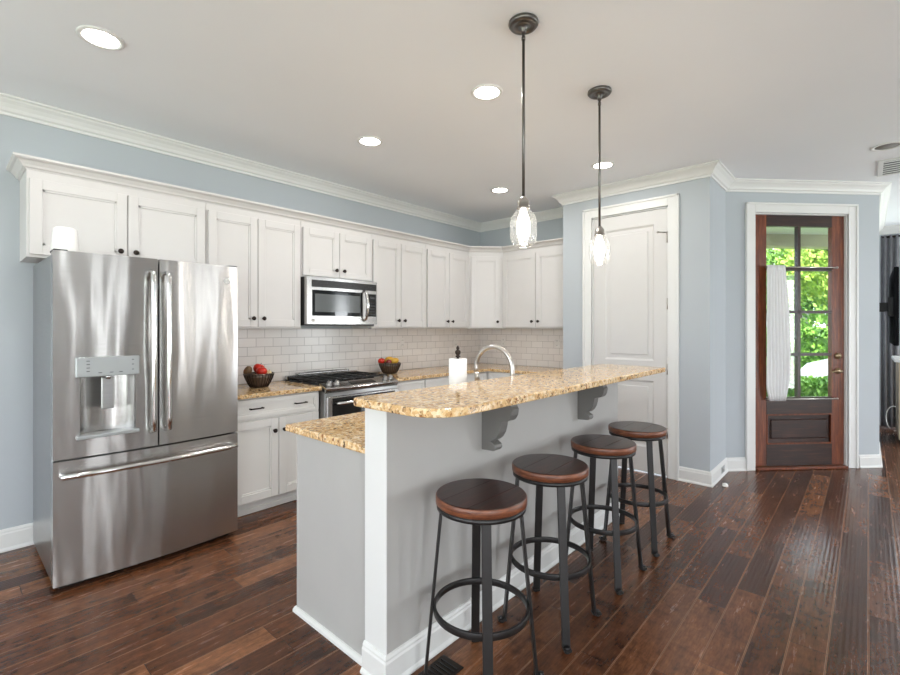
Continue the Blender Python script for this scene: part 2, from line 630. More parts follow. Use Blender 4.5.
def dup(root, loc, rotz, label):
    r = root.copy()
    C.objects.link(r)
    r.location = loc
    r.rotation_euler = (0, 0, rotz)
    r['label'] = label
    for ch in list(root.children):
        c = ch.copy()
        C.objects.link(c)
        c.parent = r
        for g in list(ch.children):
            d = g.copy()
            C.objects.link(d)
            d.parent = c
    return r


def arc(cx, cy, r, a0, a1, n):
    return [(cx + r * math.cos(R(a0 + (a1 - a0) * i / n)), cy + r * math.sin(R(a0 + (a1 - a0) * i / n))) for i in range(n + 1)]


def text_mesh(name, txt, size, depth, m, parent, loc, rot):
    cu = bpy.data.curves.new(name, 'FONT')
    cu.body = txt
    cu.size = size
    cu.extrude = depth
    cu.align_x = 'CENTER'
    cu.align_y = 'CENTER'
    tmp = bpy.data.objects.new(name, cu)
    C.objects.link(tmp)
    dg = bpy.context.evaluated_depsgraph_get()
    dg.update()
    me = bpy.data.meshes.new_from_object(tmp.evaluated_get(dg))
    bpy.data.objects.remove(tmp)
    me.materials.clear()
    me.materials.append(m)
    o = bpy.data.objects.new(name, me)
    C.objects.link(o)
    o.parent = parent
    o.location = loc
    o.rotation_euler = rot
    return o


# ------------------------------------------------------------------ key dimensions
H = 2.74
YL = 3.88              # fridge wall
XR = 4.90              # far kitchen wall
XP = 4.41              # pantry front
YP0, YP1 = 1.0, 2.382
EA = Vector((4.9943, 1.0))
EANG = R(-43.7)
EU = Vector((math.cos(EANG), math.sin(EANG)))
EL = 1.5617
EE = EA + EU * EL
XL = 8.75              # living room end wall
YLV = EE.y             # living room side wall

# ------------------------------------------------------------------ room shell
struct('floor', B().box(XB, XL, YR, YL, -0.1, 0), M['floor'])
struct('ceiling', B().box(XB - 0.2, XL + 0.2, YR - 0.2, YL + 0.2, H, H + 0.15), M['ceil'])
struct('wall_left', B().box(XB - 0.15, XR + 0.15, YL, YL + 0.15, 0, H), M['wall'])
struct('wall_back', B().box(XR, XR + 0.15, YP1 - 0.1, YL, 0, H), M['wall'])
b = B()
b.box(XP, XP + 0.12, YP0, 1.33, 0, H).box(XP, XP + 0.12, 2.065, YP1, 0, H).box(XP, XP + 0.12, 1.33, 2.065, 2.455, H)
struct('wall_pantry', b, M['wall'])
struct('wall_pantry_side', B().box(XP + 0.12, XR, YP1 - 0.12, YP1, 0, H), M['wall'])
struct('wall_pantry_return', B().box(XP + 0.12, 5.12, YP0, YP0 + 0.12, 0, H), M['wall'])
D0, D1, DH = 0.2837, 1.2287, 2.445
b = B()
b.box(-0.03, D0, 0, 0.15, 0, H).box(D1, EL, 0, 0.15, 0, H).box(D0, D1, 0, 0.15, DH, H)
struct('wall_entry', b, M['wall'], loc=(EA.x, EA.y, 0), rotz=EANG)
struct('wall_living_side', B().box(EE.x + 0.005, XL + 0.15, YLV, YLV + 0.14, 0, H), M['wall'])


def window_wall(name, along, wins, lo, hi, pos, thick, z0, z1):
    bb = B()
    edges = [lo] + [v for w in sorted(wins) for v in w] + [hi]
    for i in range(0, len(edges), 2):
        a, c = edges[i], edges[i + 1]
        bb.box(a, c, pos, pos + thick, 0, H) if along == 'x' else bb.box(pos, pos + thick, a, c, 0, H)
    for a, c in wins:
        for q0, q1 in ((0, z0), (z1, H)):
            bb.box(a, c, pos, pos + thick, q0, q1) if along == 'x' else bb.box(pos, pos + thick, a, c, q0, q1)
    return struct(name, bb, M['wall'])


window_wall('wall_right', 'x', RW_X, XB - 0.15, XL + 0.15, YR - 0.15, 0.15, 0.16, 2.4)
window_wall('wall_rear', 'y', BW_Y, YR, YL, XB - 0.15, 0.15, 0.5, 2.4)
LW = (-1.7, -0.42)
window_wall('wall_living_end', 'y', [LW], YR, YLV, XL, 0.15, 0.6, 2.35)
light('window_daylight', 'AREA', (XL + 0.13, sum(LW) / 2, 1.47), (R(UP), 0, R(90)), 13, DAY, LW[1] - LW[0], 1.7)

wi = 1


def window_frame(along, a, c, pos, z0, z1, d):
    global wi
    bb = B()
    w = min(0.05, (c - a) * 0.12)

    def bx(u0, u1, q0, q1, e0=0.0, e1=0.05):
        v0, v1 = sorted((pos + d * e0, pos + d * e1))
        bb.box(u0, u1, v0, v1, q0, q1) if along == 'x' else bb.box(v0, v1, u0, u1, q0, q1)
    bx(a, a + w, z0, z1)
    bx(c - w, c, z0, z1)
    bx(a, c, z1 - w, z1)
    bx(a, c, z0, z0 + w)
    if c - a > 0.5:
        bx(a + w, c - w, (z0 + z1) / 2 - 0.025, (z0 + z1) / 2 + 0.025)
    # inside casing
    cw = 0.09
    for u0, u1, q0, q1 in ((a - cw, a, z0 - cw, z1 + cw), (c, c + cw, z0 - cw, z1 + cw), (a, c, z1, z1 + cw), (a, c, z0 - cw, z0)):
        bx(u0, u1, q0, q1, 0.15, 0.17)
    o = struct('window_%d' % wi, bb, M['trim'])
    wi += 1
    g = B()
    v0, v1 = sorted((pos + d * 0.02, pos + d * 0.026))
    if along == 'x':
        g.box(a + w, c - w, v0, v1, z0 + w, z1 - w)
    else:
        g.box(v0, v1, a + w, c - w, z0 + w, z1 - w)
    g.build('window_pane', M['pane'], o)


for a, c in RW_X:
    window_frame('x', a, c, YR - 0.15, 0.16, 2.4, 1)
for a, c in BW_Y:
    window_frame('y', a, c, XB - 0.15, 0.5, 2.4, 1)
window_frame('y', LW[0], LW[1], XL + 0.15, 0.6, 2.35, -1)

# crown and baseboards
CR = [(0, H - 0.102), (0.012, H - 0.102), (0.014, H - 0.086), (0.026, H - 0.078), (0.034, H - 0.060), (0.050, H - 0.040), (0.068, H - 0.026), (0.074, H - 0.016), (0.086, H - 0.012), (0.086, H - 0.0005), (0, H - 0.0005)]
path = [(XB, YL), (XR, YL), (XR, YP1), (XP, YP1), (XP, YP0), (EA.x, EA.y), (EE.x, EE.y), (XL, YLV), (XL, YR), (XB, YR), (XB, YL)]
struct('trim_1', B().sweep(path, CR, -1, ends=False), M['trim'])
BP = [(0, 0.001), (0.024, 0.001), (0.024, 0.010), (0.018, 0.018), (0.015, 0.022), (0.015, 0.098), (0.011, 0.106), (0.011, 0.114), (0.006, 0.124), (0, 0.126)]
struct('baseboard_left', B().sweep([(XB, YL), (1.2, YL)], [(o, z * 1.06) for o, z in BP], -1), M['trim'])
e_c0 = EA + EU * (D0 - 0.095)
e_c1 = EA + EU * (D1 + 0.115)
struct('baseboard_pantry', B().sweep([(XP, 1.248), (XP, YP0), (EA.x, EA.y), e_c0], BP, -1), M['trim'])
struct('baseboard_entry', B().sweep([e_c1, EE, (6.9, YLV)], BP, -1), M['trim'])
struct('baseboard_right', B().sweep([(XL, YR), (XB, YR), (XB, YL)], BP, -1), M['trim'])


def casing(name, x0, x1, z1, w, loc, rotz, depth=0.15):
    """door casing in local frame: opening x0..x1, front faces -y"""
    bb = B()
    for a, c, q0, q1 in ((x0 - w, x0, 0.001, z1 + w), (x1, x1 + w, 0.001, z1 + w), (x0, x1, z1, z1 + w)):
        bb.box(a, c, -0.018, 0, q0, q1, 0.002)
    # back band
    for a, c, q0, q1 in ((x0 - w - 0.001, x0 - w + 0.02, 0.001, z1 + w), (x1 + w - 0.02, x1 + w + 0.001, 0.001, z1 + w), (x0 - w - 0.001, x1 + w + 0.001, z1 + w - 0.02, z1 + w + 0.001)):
        bb.box(a, c, -0.028, 0, q0, q1, 0.003)
    # inner bead
    for a, c, q0, q1 in ((x0 - 0.012, x0, 0.001, z1 + 0.012), (x1, x1 + 0.012, 0.001, z1 + 0.012), (x0, x1, z1, z1 + 0.012)):
        bb.box(a, c, -0.013, 0.0, q0, q1)
    # jamb lining
    j = 0.012
    bb.box(x0, x0 + j, 0, depth, 0.001, z1).box(x1 - j, x1, 0, depth, 0.001, z1).box(x0, x1, 0, depth, z1 - j, z1)
    return struct(name, bb, M['trim'], loc=loc, rotz=rotz)


# pantry door: local x runs along -Y, front faces -X
PROT = R(-90)
PY = 2.06                       # local origin (left jamb)
casing('trim_2', 0.0, 0.725, 2.45, 0.092, (XP, PY, 0), PROT, 0.12)
pd = B()
x0, x1, z0, z1 = 0.014, 0.711, 0.012, 2.436


def panel_door(bb, x0, x1, z0, z1, y0, t, stile, panels, rec=0.010):
    bb.box(x0, x0 + stile, y0, y0 + t, z0, z1)
    bb.box(x1 - stile, x1, y0, y0 + t, z0, z1)
    zs = [z0] + [v for p in panels for v in p] + [z1]
    for i in range(0, len(zs), 2):
        bb.box(x0 + stile, x1 - stile, y0, y0 + t, zs[i], zs[i + 1])
    for a, c in panels:
        bb.box(x0 + stile, x1 - stile, y0 + rec, y0 + t, a, c)
        # sloped bead and raised field
        xa, xb = x0 + stile, x1 - stile
        m = 0.018
        for (p, q, r_, s_) in (((xa, a), (xb, a), (xb - m, a + m), (xa + m, a + m)), ((xa, c), (xb, c), (xb - m, c - m), (xa + m, c - m)), ((xa, a), (xa, c), (xa + m, c - m), (xa + m, a + m)), ((xb, a), (xb, c), (xb - m, c - m), (xb - m, a + m))):
            vs = [bb.bm.verts.new((p[0], y0 + 0.001, p[1])), bb.bm.verts.new((q[0], y0 + 0.001, q[1])), bb.bm.verts.new((r_[0], y0 + rec - 0.0005, r_[1])), bb.bm.verts.new((s_[0], y0 + rec - 0.0005, s_[1]))]
            bb.bm.faces.new(vs)
        bb.box(xa + 0.055, xb - 0.055, y0 + 0.004, y0 + rec + 0.002, a + 0.055, c - 0.055, 0.004)


panel_door(pd, x0, x1, z0, z1, 0.012, 0.036, 0.115, [(0.24, 0.86), (1.045, 2.305)], 0.012)
door1 = struct('door_1', pd, M['door'], loc=(XP, PY, 0), rotz=PROT)
for z in (0.35, 0.93, 1.52, 2.12):
    B().cyl((0.716, 0.006, z), (0.716, 0.006, z + 0.1), 0.008, n=10).box(0.70, 0.716, 0.006, 0.0115, z, z + 0.1).build('hinge', M['nickel'], door1)
B().cyl((0.70, 0.0, 2.215), (0.655, -0.05, 2.215), 0.006, n=8).cyl((0.655, -0.05, 2.215), (0.645, -0.06, 2.215), 0.011, n=10).build('hinge_stop', M['nickel'], door1)
kn = [(0.0, 0), (0.026, 0.0), (0.026, 0.006), (0.010, 0.010), (0.010, 0.035), (0.024, 0.042), (0.028, 0.055), (0.020, 0.066), (0.0, 0.068)]
B().lathe(kn, n=20, mat=Matrix.Translation((0.075, 0.0115, 0.93)) @ Matrix.Rotation(R(90), 4, 'X'), cap=False).build('door_knob', M['nickel'], door1)

# entry door in the angled wall
casing('trim_3', D0, D1, DH, 0.093, (EA.x, EA.y, 0), EANG, 0.15)
dx0, dx1 = D0 + 0.014, D1 - 0.014
sw = 0.125
dz0, dz1 = 0.03, DH - 0.014
dy = 0.02
gb, gt = 0.685, 2.325
ed = B()
ed.box(dx0, dx0 + sw, dy, dy + 0.045, dz0, dz1, 0.002)
ed.box(dx1 - sw, dx1, dy, dy + 0.045, dz0, dz1, 0.002)
door2 = struct('door_2', ed, M['doorwood'], loc=(EA.x, EA.y, 0), rotz=EANG)
rb = B()
rb.box(dx0 + sw, dx1 - sw, dy, dy + 0.044, gt, dz1)
rb.box(dx0 + sw, dx1 - sw, dy, dy + 0.044, 0.52, gb)
rb.box(dx0 + sw, dx1 - sw, dy, dy + 0.044, dz0, 0.24)
rb.build('rail', M['doordark'], door2)
pb = B()
pa, pc = dx0 + sw, dx1 - sw
pb.box(pa, pc, dy + 0.014, dy + 0.034, 0.24, 0.52)
pb.box(pa + 0.045, pc - 0.045, dy + 0.002, dy + 0.02, 0.285, 0.475, 0.012)
pb.build('lower_panel', M['doordark'], door2)
pm = B()
for q0, q1, r0, r1 in ((pa, pc, 0.512, 0.526), (pa, pc, 0.234, 0.248), (pa, pa + 0.013, 0.234, 0.526), (pc - 0.013, pc, 0.234, 0.526)):
    pm.box(q0, q1, dy - 0.006, dy + 0.014, r0, r1, 0.003)
pm.build('panel_molding', M['doorwood'], door2)
mb = B()
mx = (dx0 + dx1) / 2
mb.box(mx - 0.015, mx + 0.015, dy + 0.002, dy + 0.042, gb, gt)
rows = [gb + (gt - gb) * i / 4 for i in range(5)]
for z in rows[1:-1]:
    mb.box(dx0 + sw, dx1 - sw, dy + 0.002, dy + 0.042, z - 0.014, z + 0.014)
mb.build('muntin', M['doordark'], door2)
for i in range(4):
    for a, c in ((dx0 + sw, mx - 0.015), (mx + 0.015, dx1 - sw)):
        q0 = rows[i] + (0.014 if i else 0)
        q1 = rows[i + 1] - (0.014 if i < 3 else 0)
        B().box(a, c, dy + 0.02, dy + 0.026, q0, q1).build('pane', M['pane'], door2)
        # thin light stop around each pane
for z in (0.14, 0.78, 1.45, 2.12):
    B().cyl((D0 + 0.006, 0.004, z), (D0 + 0.006, 0.004, z + 0.1), 0.008, n=10).box(D0 - 0.004, D0 + 0.014, 0.006, 0.018, z, z + 0.1).build('hinge', M['nickel'], door2)
lv = B()
lx = dx1 - 0.065
lv.lathe([(0.0, 0), (0.03, 0), (0.03, 0.006), (0.012, 0.012), (0.012, 0.045), (0, 0.046)], n=20, mat=Matrix.Translation((lx, dy, 0.935)) @ Matrix.Rotation(R(90), 4, 'X'), cap=False)
lv.tube([(lx, dy - 0.045, 0.935), (lx - 0.05, dy - 0.05, 0.94), (lx - 0.1, dy - 0.05, 0.93)], [0.011, 0.01, 0.007], 10)
lv.build('lever_handle', M['brass'], door2)
B().lathe([(0.0, 0), (0.032, 0), (0.03, 0.012), (0.018, 0.016), (0.016, 0.022), (0, 0.023)], n=20, mat=Matrix.Translation((lx, dy, 1.08)) @ Matrix.Rotation(R(90), 4, 'X'), cap=False).build('deadbolt', M['brass'], door2)
B().box(D0 + 0.012, D1 - 0.012, -0.03, 0.15, 0.001, 0.026, 0.006).build('threshold', M['doorwood'], door2)

# sheer curtain panel and its two rods on the entry door
EM = Matrix.Translation((EA.x, EA.y, 0)) @ Matrix.Rotation(EANG, 4, 'Z')


def entry_pt(t, y, z):
    return EM @ Vector((t, y, z))


for z, lab in ((1.93, 'thin nickel curtain rod across upper entry door glass'), (0.672, 'thin nickel curtain rod below entry door glass')):
    r = thing('curtain_rod', lab, 'curtain rod', entry_pt(mx, -0.012, z), EANG, 'entry door curtain rods')
    B().cyl((-0.345, 0, 0), (0.355, 0, 0), 0.006, n=10).build('rod', M['nickel'], r)
    for x in (-0.345, 0.355):
        B().cyl((x, 0, 0), (x, 0.031, 0), 0.007, n=8).sphere((x, 0, 0), 0.012, u=10, v=8).build('bracket', M['nickel'], r)
cb = B()
NX, NZ = 60, 24
grid = []
for j in range(NZ + 1):
    v = j / NZ
    z = 1.945 - v * (1.945 - 0.66)
    xa = 0.385 + 0.005 * math.sin(v * 3) - 0.012 * math.sin(v * PI) + (0.03 * max(0, (v - 0.9) / 0.1))
    xb = 0.572 + 0.055 * math.sin(min(1, v * 1.3) * PI / 2) - 0.05 * max(0, (v - 0.8) / 0.2) ** 1.5
    row = []
    for i in range(NX + 1):
        u = i / NX
        y = -0.03 - 0.012 * math.sin(u * PI * 2 * 7 + 0.8 * math.sin(v * 4)) - 0.004 * math.sin(u * 41 + v * 3)
        row.append(cb.bm.verts.new((xa + (xb - xa) * u, y, z)))
    grid.append(row)
for j in range(NZ):
    for i in range(NX):
        f = cb.bm.faces.new((grid[j][i], grid[j][i + 1], grid[j + 1][i + 1], grid[j + 1][i]))
        f.smooth = True
sc = cb.build('sheer_curtain', M['sheer'], loc=(EA.x, EA.y, 0), rotz=EANG)
tag(sc, 'white sheer curtain gathered at the left of the entry door glass', 'curtain')
md = sc.modifiers.new('solid', 'SOLIDIFY')
md.thickness = 0.002

# backsplash
bs = B()
bs.box(1.28, XR - 0.001, YL - 0.008, YL - 0.0005, 0.882, 1.3448)
bs.box(XR - 0.008, XR - 0.0005, YP1 + 0.001, YL - 0.008, 0.882, 1.3448)
tag(bs.build('backsplash', M['tile']), 'white subway tile backsplash between counter and wall cabinets', 'backsplash')

# ------------------------------------------------------------------ cabinets
def shaker(bb, x0, x1, z0, z1, y0, t=0.02, fr=0.056):
    """recessed panel door with stepped bead; front at y0 faces -y"""
    bb.box(x0, x0 + fr, y0, y0 + t, z0, z1, 0.0015)
    bb.box(x1 - fr, x1, y0, y0 + t, z0, z1, 0.0015)
    bb.box(x0 + fr, x1 - fr, y0, y0 + t, z1 - fr, z1, 0.0015)
    bb.box(x0 + fr, x1 - fr, y0, y0 + t, z0, z0 + fr, 0.0015)
    s = 0.011
    a, c, p, q = x0 + fr, x1 - fr, z0 + fr, z1 - fr
    bb.box(a, a + s, y0 + 0.004, y0 + t, p, q).box(c - s, c, y0 + 0.004, y0 + t, p, q)
    bb.box(a, c, y0 + 0.004, y0 + t, q - s, q).box(a, c, y0 + 0.004, y0 + t, p, p + s)
    bb.box(a, c, y0 + 0.011, y0 + t, p, q)


KNOB = [(0.0, 0), (0.009, 0.0), (0.006, 0.004), (0.006, 0.014), (0.015, 0.018), (0.0165, 0.024), (0.012, 0.03), (0, 0.031)]


def add_knob(door, x, z, y):
    B().lathe(KNOB, n=16, mat=Matrix.Translation((x, y, z)) @ Matrix.Rotation(R(90), 4, 'X'), cap=False).build('knob', M['bronze'], door)


def add_pull(dr, x, z, y, L=0.1):
    bb = B()
    bb.tube([(x - L / 2, y - 0.022, z), (x, y - 0.028, z), (x + L / 2, y - 0.022, z)], 0.005, 8)
    bb.cyl((x - L / 2 + 0.006, y, z), (x - L / 2 + 0.006, y - 0.025, z), 0.006, n=8).cyl((x + L / 2 - 0.006, y, z), (x + L / 2 - 0.006, y - 0.025, z), 0.006, n=8)
    bb.build('pull_handle', M['bronze'], dr)


def wall_cabinet(label, loc, rotz, w, depth, z0, z1, dz0, dz1, splits, knobs, hinge='pair'):
    """loc: left end of the cabinet face at floor level, face at local y=0, body goes +y"""
    t = thing('wall_cabinet', label, 'cabinet', (loc[0], loc[1], z0), rotz, 'white wall cabinets')
    B().box(0.0006, w - 0.0006, 0, depth, 0.0, z1 - z0, 0.001).build('cabinet_body', M['cab'], t)
    for (a, c), kx in zip(splits, knobs):
        bb = B()
        shaker(bb, a, c, dz0 - z0, dz1 - z0, -0.021)
        d = bb.build('door', M['cab'], t)
        add_knob(d, kx, dz0 - z0 + 0.065, -0.021)
    return t


YU = 3.553           # face-frame plane of the wall cabinets (doors stand proud of it)
DU = YL - YU - 0.002
g = 0.003
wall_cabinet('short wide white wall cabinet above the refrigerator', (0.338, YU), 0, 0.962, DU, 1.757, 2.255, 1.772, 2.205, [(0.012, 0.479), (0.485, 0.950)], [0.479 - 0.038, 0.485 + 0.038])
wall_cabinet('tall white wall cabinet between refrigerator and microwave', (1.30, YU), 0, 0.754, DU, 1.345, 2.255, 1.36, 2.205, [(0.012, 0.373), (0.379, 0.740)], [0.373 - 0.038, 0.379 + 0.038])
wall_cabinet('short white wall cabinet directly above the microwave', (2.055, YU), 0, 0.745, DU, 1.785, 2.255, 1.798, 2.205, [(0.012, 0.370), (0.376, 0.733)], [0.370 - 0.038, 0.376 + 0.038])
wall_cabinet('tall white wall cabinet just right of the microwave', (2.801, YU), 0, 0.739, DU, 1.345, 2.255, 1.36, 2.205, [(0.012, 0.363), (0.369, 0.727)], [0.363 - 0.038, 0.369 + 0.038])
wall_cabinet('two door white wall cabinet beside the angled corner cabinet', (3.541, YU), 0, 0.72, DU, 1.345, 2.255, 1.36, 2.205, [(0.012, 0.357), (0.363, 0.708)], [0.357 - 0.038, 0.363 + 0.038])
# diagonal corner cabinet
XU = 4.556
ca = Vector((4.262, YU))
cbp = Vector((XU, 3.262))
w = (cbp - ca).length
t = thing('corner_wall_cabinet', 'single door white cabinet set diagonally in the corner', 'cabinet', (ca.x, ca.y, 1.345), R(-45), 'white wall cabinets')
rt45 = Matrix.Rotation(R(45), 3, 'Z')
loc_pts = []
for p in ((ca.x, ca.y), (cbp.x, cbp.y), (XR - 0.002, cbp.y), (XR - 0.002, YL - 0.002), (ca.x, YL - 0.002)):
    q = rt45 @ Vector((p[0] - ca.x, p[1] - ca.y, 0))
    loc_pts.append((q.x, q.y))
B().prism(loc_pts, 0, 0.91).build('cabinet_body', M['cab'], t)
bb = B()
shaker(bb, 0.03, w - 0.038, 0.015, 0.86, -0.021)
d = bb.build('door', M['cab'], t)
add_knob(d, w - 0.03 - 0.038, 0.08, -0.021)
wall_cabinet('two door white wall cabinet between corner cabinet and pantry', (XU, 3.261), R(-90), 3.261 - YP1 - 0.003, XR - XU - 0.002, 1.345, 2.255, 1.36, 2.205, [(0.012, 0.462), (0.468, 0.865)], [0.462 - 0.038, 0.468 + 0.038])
# crown along the cabinets
CC = [(-0.02, 2.2552), (0.004, 2.2552), (0.006, 2.262), (0.016, 2.266), (0.022, 2.278), (0.040, 2.298), (0.052, 2.302), (0.056, 2.306), (0.060, 2.308), (0.060, 2.320), (-0.02, 2.320)]
cp = [(0.338, YL - 0.002), (0.338, YU), (ca.x, YU), (cbp.x, cbp.y), (XU, YP1 + 0.002)]
tag(B().sweep(cp, CC, -1).build('cabinet_crown', M['cab']), 'white crown molding running along the top of the wall cabinets', 'molding')


def base_cabinet(label, loc, rotz, w, depth, drawers, doors, knobs, pulls):
    t = thing('base_cabinet', label, 'cabinet', (loc[0], loc[1], 0), rotz, 'white base cabinets')
    bb = B()
    bb.box(0.0006, w - 0.0006, 0, depth, 0.1, 0.8495, 0.001)
    bb.build('cabinet_body', M['cab_lifted'], t)
    tk = B().box(0.0006, w - 0.0006, 0.055, depth, 0.001, 0.1)
    tk.box(0.0006, w - 0.0006, 0.040, 0.055, 0.001, 0.04, 0.004)
    tk.build('toe_kick', M['cab_lifted'], t)
    for (a, c), pl in zip(drawers, pulls):
        bb = B()
        bb.box(a, c, -0.021, -0.001, 0.7, 0.838, 0.0015)
        bb2 = B()
        shaker(bb2, a, c, 0.7, 0.838, -0.022, fr=0.03)
        bb.bm.free()
        d = bb2.build('drawer', M['cab_lifted'], t)
        for px in pl:
            add_pull(d, px, 0.772, -0.022)
    for (a, c), kx in zip(doors, knobs):
        bb = B()
        shaker(bb, a, c, 0.105, 0.682, -0.021)
        d = bb.build('door', M['cab_lifted'], t)
        add_knob(d, kx, 0.682 - 0.09, -0.021)
    return t


YB = 3.29
DB = YL - YB - 0.01
base_cabinet('white base cabinet with one drawer between refrigerator and range', (1.36, YB), 0, 0.70, DB, [(0.012, 0.688)], [(0.012, 0.348), (0.354, 0.688)], [0.348 - 0.035, 0.354 + 0.035], [(0.175, 0.525)])
base_cabinet('narrow white base cabinet just right of the range', (2.838, YB), 0, 0.412, DB, [(0.012, 0.403)], [(0.012, 0.403)], [0.045], [()])
base_cabinet('white corner base cabinet behind the paper towel roll', (3.252, YB), 0, 1.046, DB, [(0.006, 0.99)], [(0.012, 0.50), (0.506, 0.99)], [0.47, 0.536], [()])
XBF = 4.30
base_cabinet('white base cabinet along the far wall next to the pantry', (XBF, 3.289), R(-90), 3.289 - YP1 - 0.003, XR - XBF - 0.01, [(0.03, 0.45), (0.456, 0.88)], [(0.03, 0.45), (0.456, 0.88)], [0.42, 0.486], [(), ()])

# countertops
CT0, CT1 = 0.85, 0.8815
o = B().prism([(1.325, 3.245), (2.064, 3.245), (2.064, YL - 0.009), (1.325, YL - 0.009)], CT0, CT1).build('countertop', M['granite'], bevel=0.005)
tag(o, 'short granite countertop left of the range under a fruit bowl', 'countertop', 'granite countertops')
o = B().prism([(2.837, 3.245), (4.255, 3.245), (4.255, YP1 + 0.003), (XR - 0.009, YP1 + 0.003), (XR - 0.009, YL - 0.009), (2.837, YL - 0.009)], CT0, CT1).build('countertop', M['granite'], bevel=0.005)
tag(o, 'granite countertop right of the range turning along the far wall', 'countertop', 'granite countertops')

# ------------------------------------------------------------------ island
IX0, IX1 = 1.157, 3.30
isl = thing('kitchen_island', 'grey island with raised bar wall and white end post', 'island', (IX0, 1.345, 0))
ox, oy = IX0, 1.345
BZ = 1.0455
B().box(1.1345 - ox, IX1 - ox, 0.0, 0.128, 0.001, BZ).build('bar_wall', M['island'], isl)
B().box(1.1305 - ox, 1.1345 - ox, 0.0, 0.1285, 0.001, BZ).build('end_post', M['trim'], isl)
B().box(0.004, IX1 - ox - 0.02, 0.128, 0.68, 0.09, 0.845).box(0.004, IX1 - ox - 0.02, 0.128, 0.62, 0.001, 0.09).build('cabinet_body', M['cab_lifted'], isl)
ep = B()
ep.box(-0.004, 0.004, 0.130, 0.668, 0.001, 0.845)
ep.build('end_panel', M['island'], isl)
B().box(-0.006, 0.018, 0.668, 0.684, 0.001, 0.845, 0.002).build('corner_trim', M['island'], isl)
sh = B()
sh.sweep([(-0.004, 0.69), (-0.004, 0.146)], [(0, 0.001), (0.02, 0.001), (0.018, 0.012), (0.008, 0.02), (0, 0.021)], -1)
sh.build('shoe_molding', M['trim'], isl)
BPI = [(o_ * 0.95, z * 0.95) for o_, z in BP]
B().sweep([(1.13 - ox, 0.130), (1.13 - ox, 0.0), (IX1 - ox, 0.0), (IX1 - ox, 0.128)], BPI, -1).build('baseboard', M['trim'], isl)
# far-side doors of the island
for i in range(4):
    a = 0.03 + i * 0.52
    bb = B()
    shaker(bb, a, a + 0.5, -0.82, -0.11, -0.701)
    for v in bb.bm.verts:
        v.co = Vector((v.co.x, -v.co.y, -v.co.z - 0.0))
    d = bb.build('door', M['cab_lifted'], isl)

o = B().prism([(1.141, 1.4745), (3.30, 1.4745), (3.30, 2.12), (1.141, 2.12)], 0.8452, 0.8785).build('island_worktop', M['granite'], bevel=0.006)
tag(o, 'lower granite worktop on the sink side of the island', 'countertop', 'granite countertops')
pts = arc(1.082 + 0.15, 1.03 + 0.15, 0.15, 180, 270, 10) + arc(3.378 - 0.02, 1.056, 0.02, -90, 0, 4) + arc(3.378 - 0.02, 1.51 - 0.02, 0.02, 0, 90, 4) + arc(1.082 + 0.03, 1.51 - 0.038, 0.03, 90, 180, 5)
o = B().prism(pts, BZ + 0.0008, 1.078).build('bar_countertop', M['granite'], bevel=0.006)
tag(o, 'raised granite bar top with a rounded corner over the stools', 'countertop', 'granite countertops')

# corbels
prof = [(0, 0), (0, 0.2635), (-0.160, 0.2635), (-0.164, 0.215)]
prof += [(-0.172 + 0.0 + 0.032 * (1 - math.cos(R(a))) , 0.205 - 0.055 * math.sin(R(a))) for a in (0, 30, 60, 80)]
prof += [(-0.128, 0.148), (-0.112, 0.143)]
prof += [(-0.048 - 0.062 * math.cos(R(a)), 0.048 + 0.09 * (1 - math.sin(R(a)))) for a in (10, 30, 50, 70, 88)]
prof += [(-0.058, 0.042), (-0.076, 0.032), (-0.080, 0.018), (-0.070, 0.004)]
pc = []
for a in prof:
    pc.append(a)
for x, lab in ((1.708, 'grey scroll corbel under the bar top nearer the camera'), (2.672, 'grey scroll corbel under the bar top nearer the pantry')):
    o = B().prism([(y, z) for y, z in pc], 0, 0.058, 'x').build('corbel', M['corbel'], loc=(x, 1.3445, 0.781), bevel=0.003)
    tag(o, lab, 'bracket', 'corbels under the bar top')

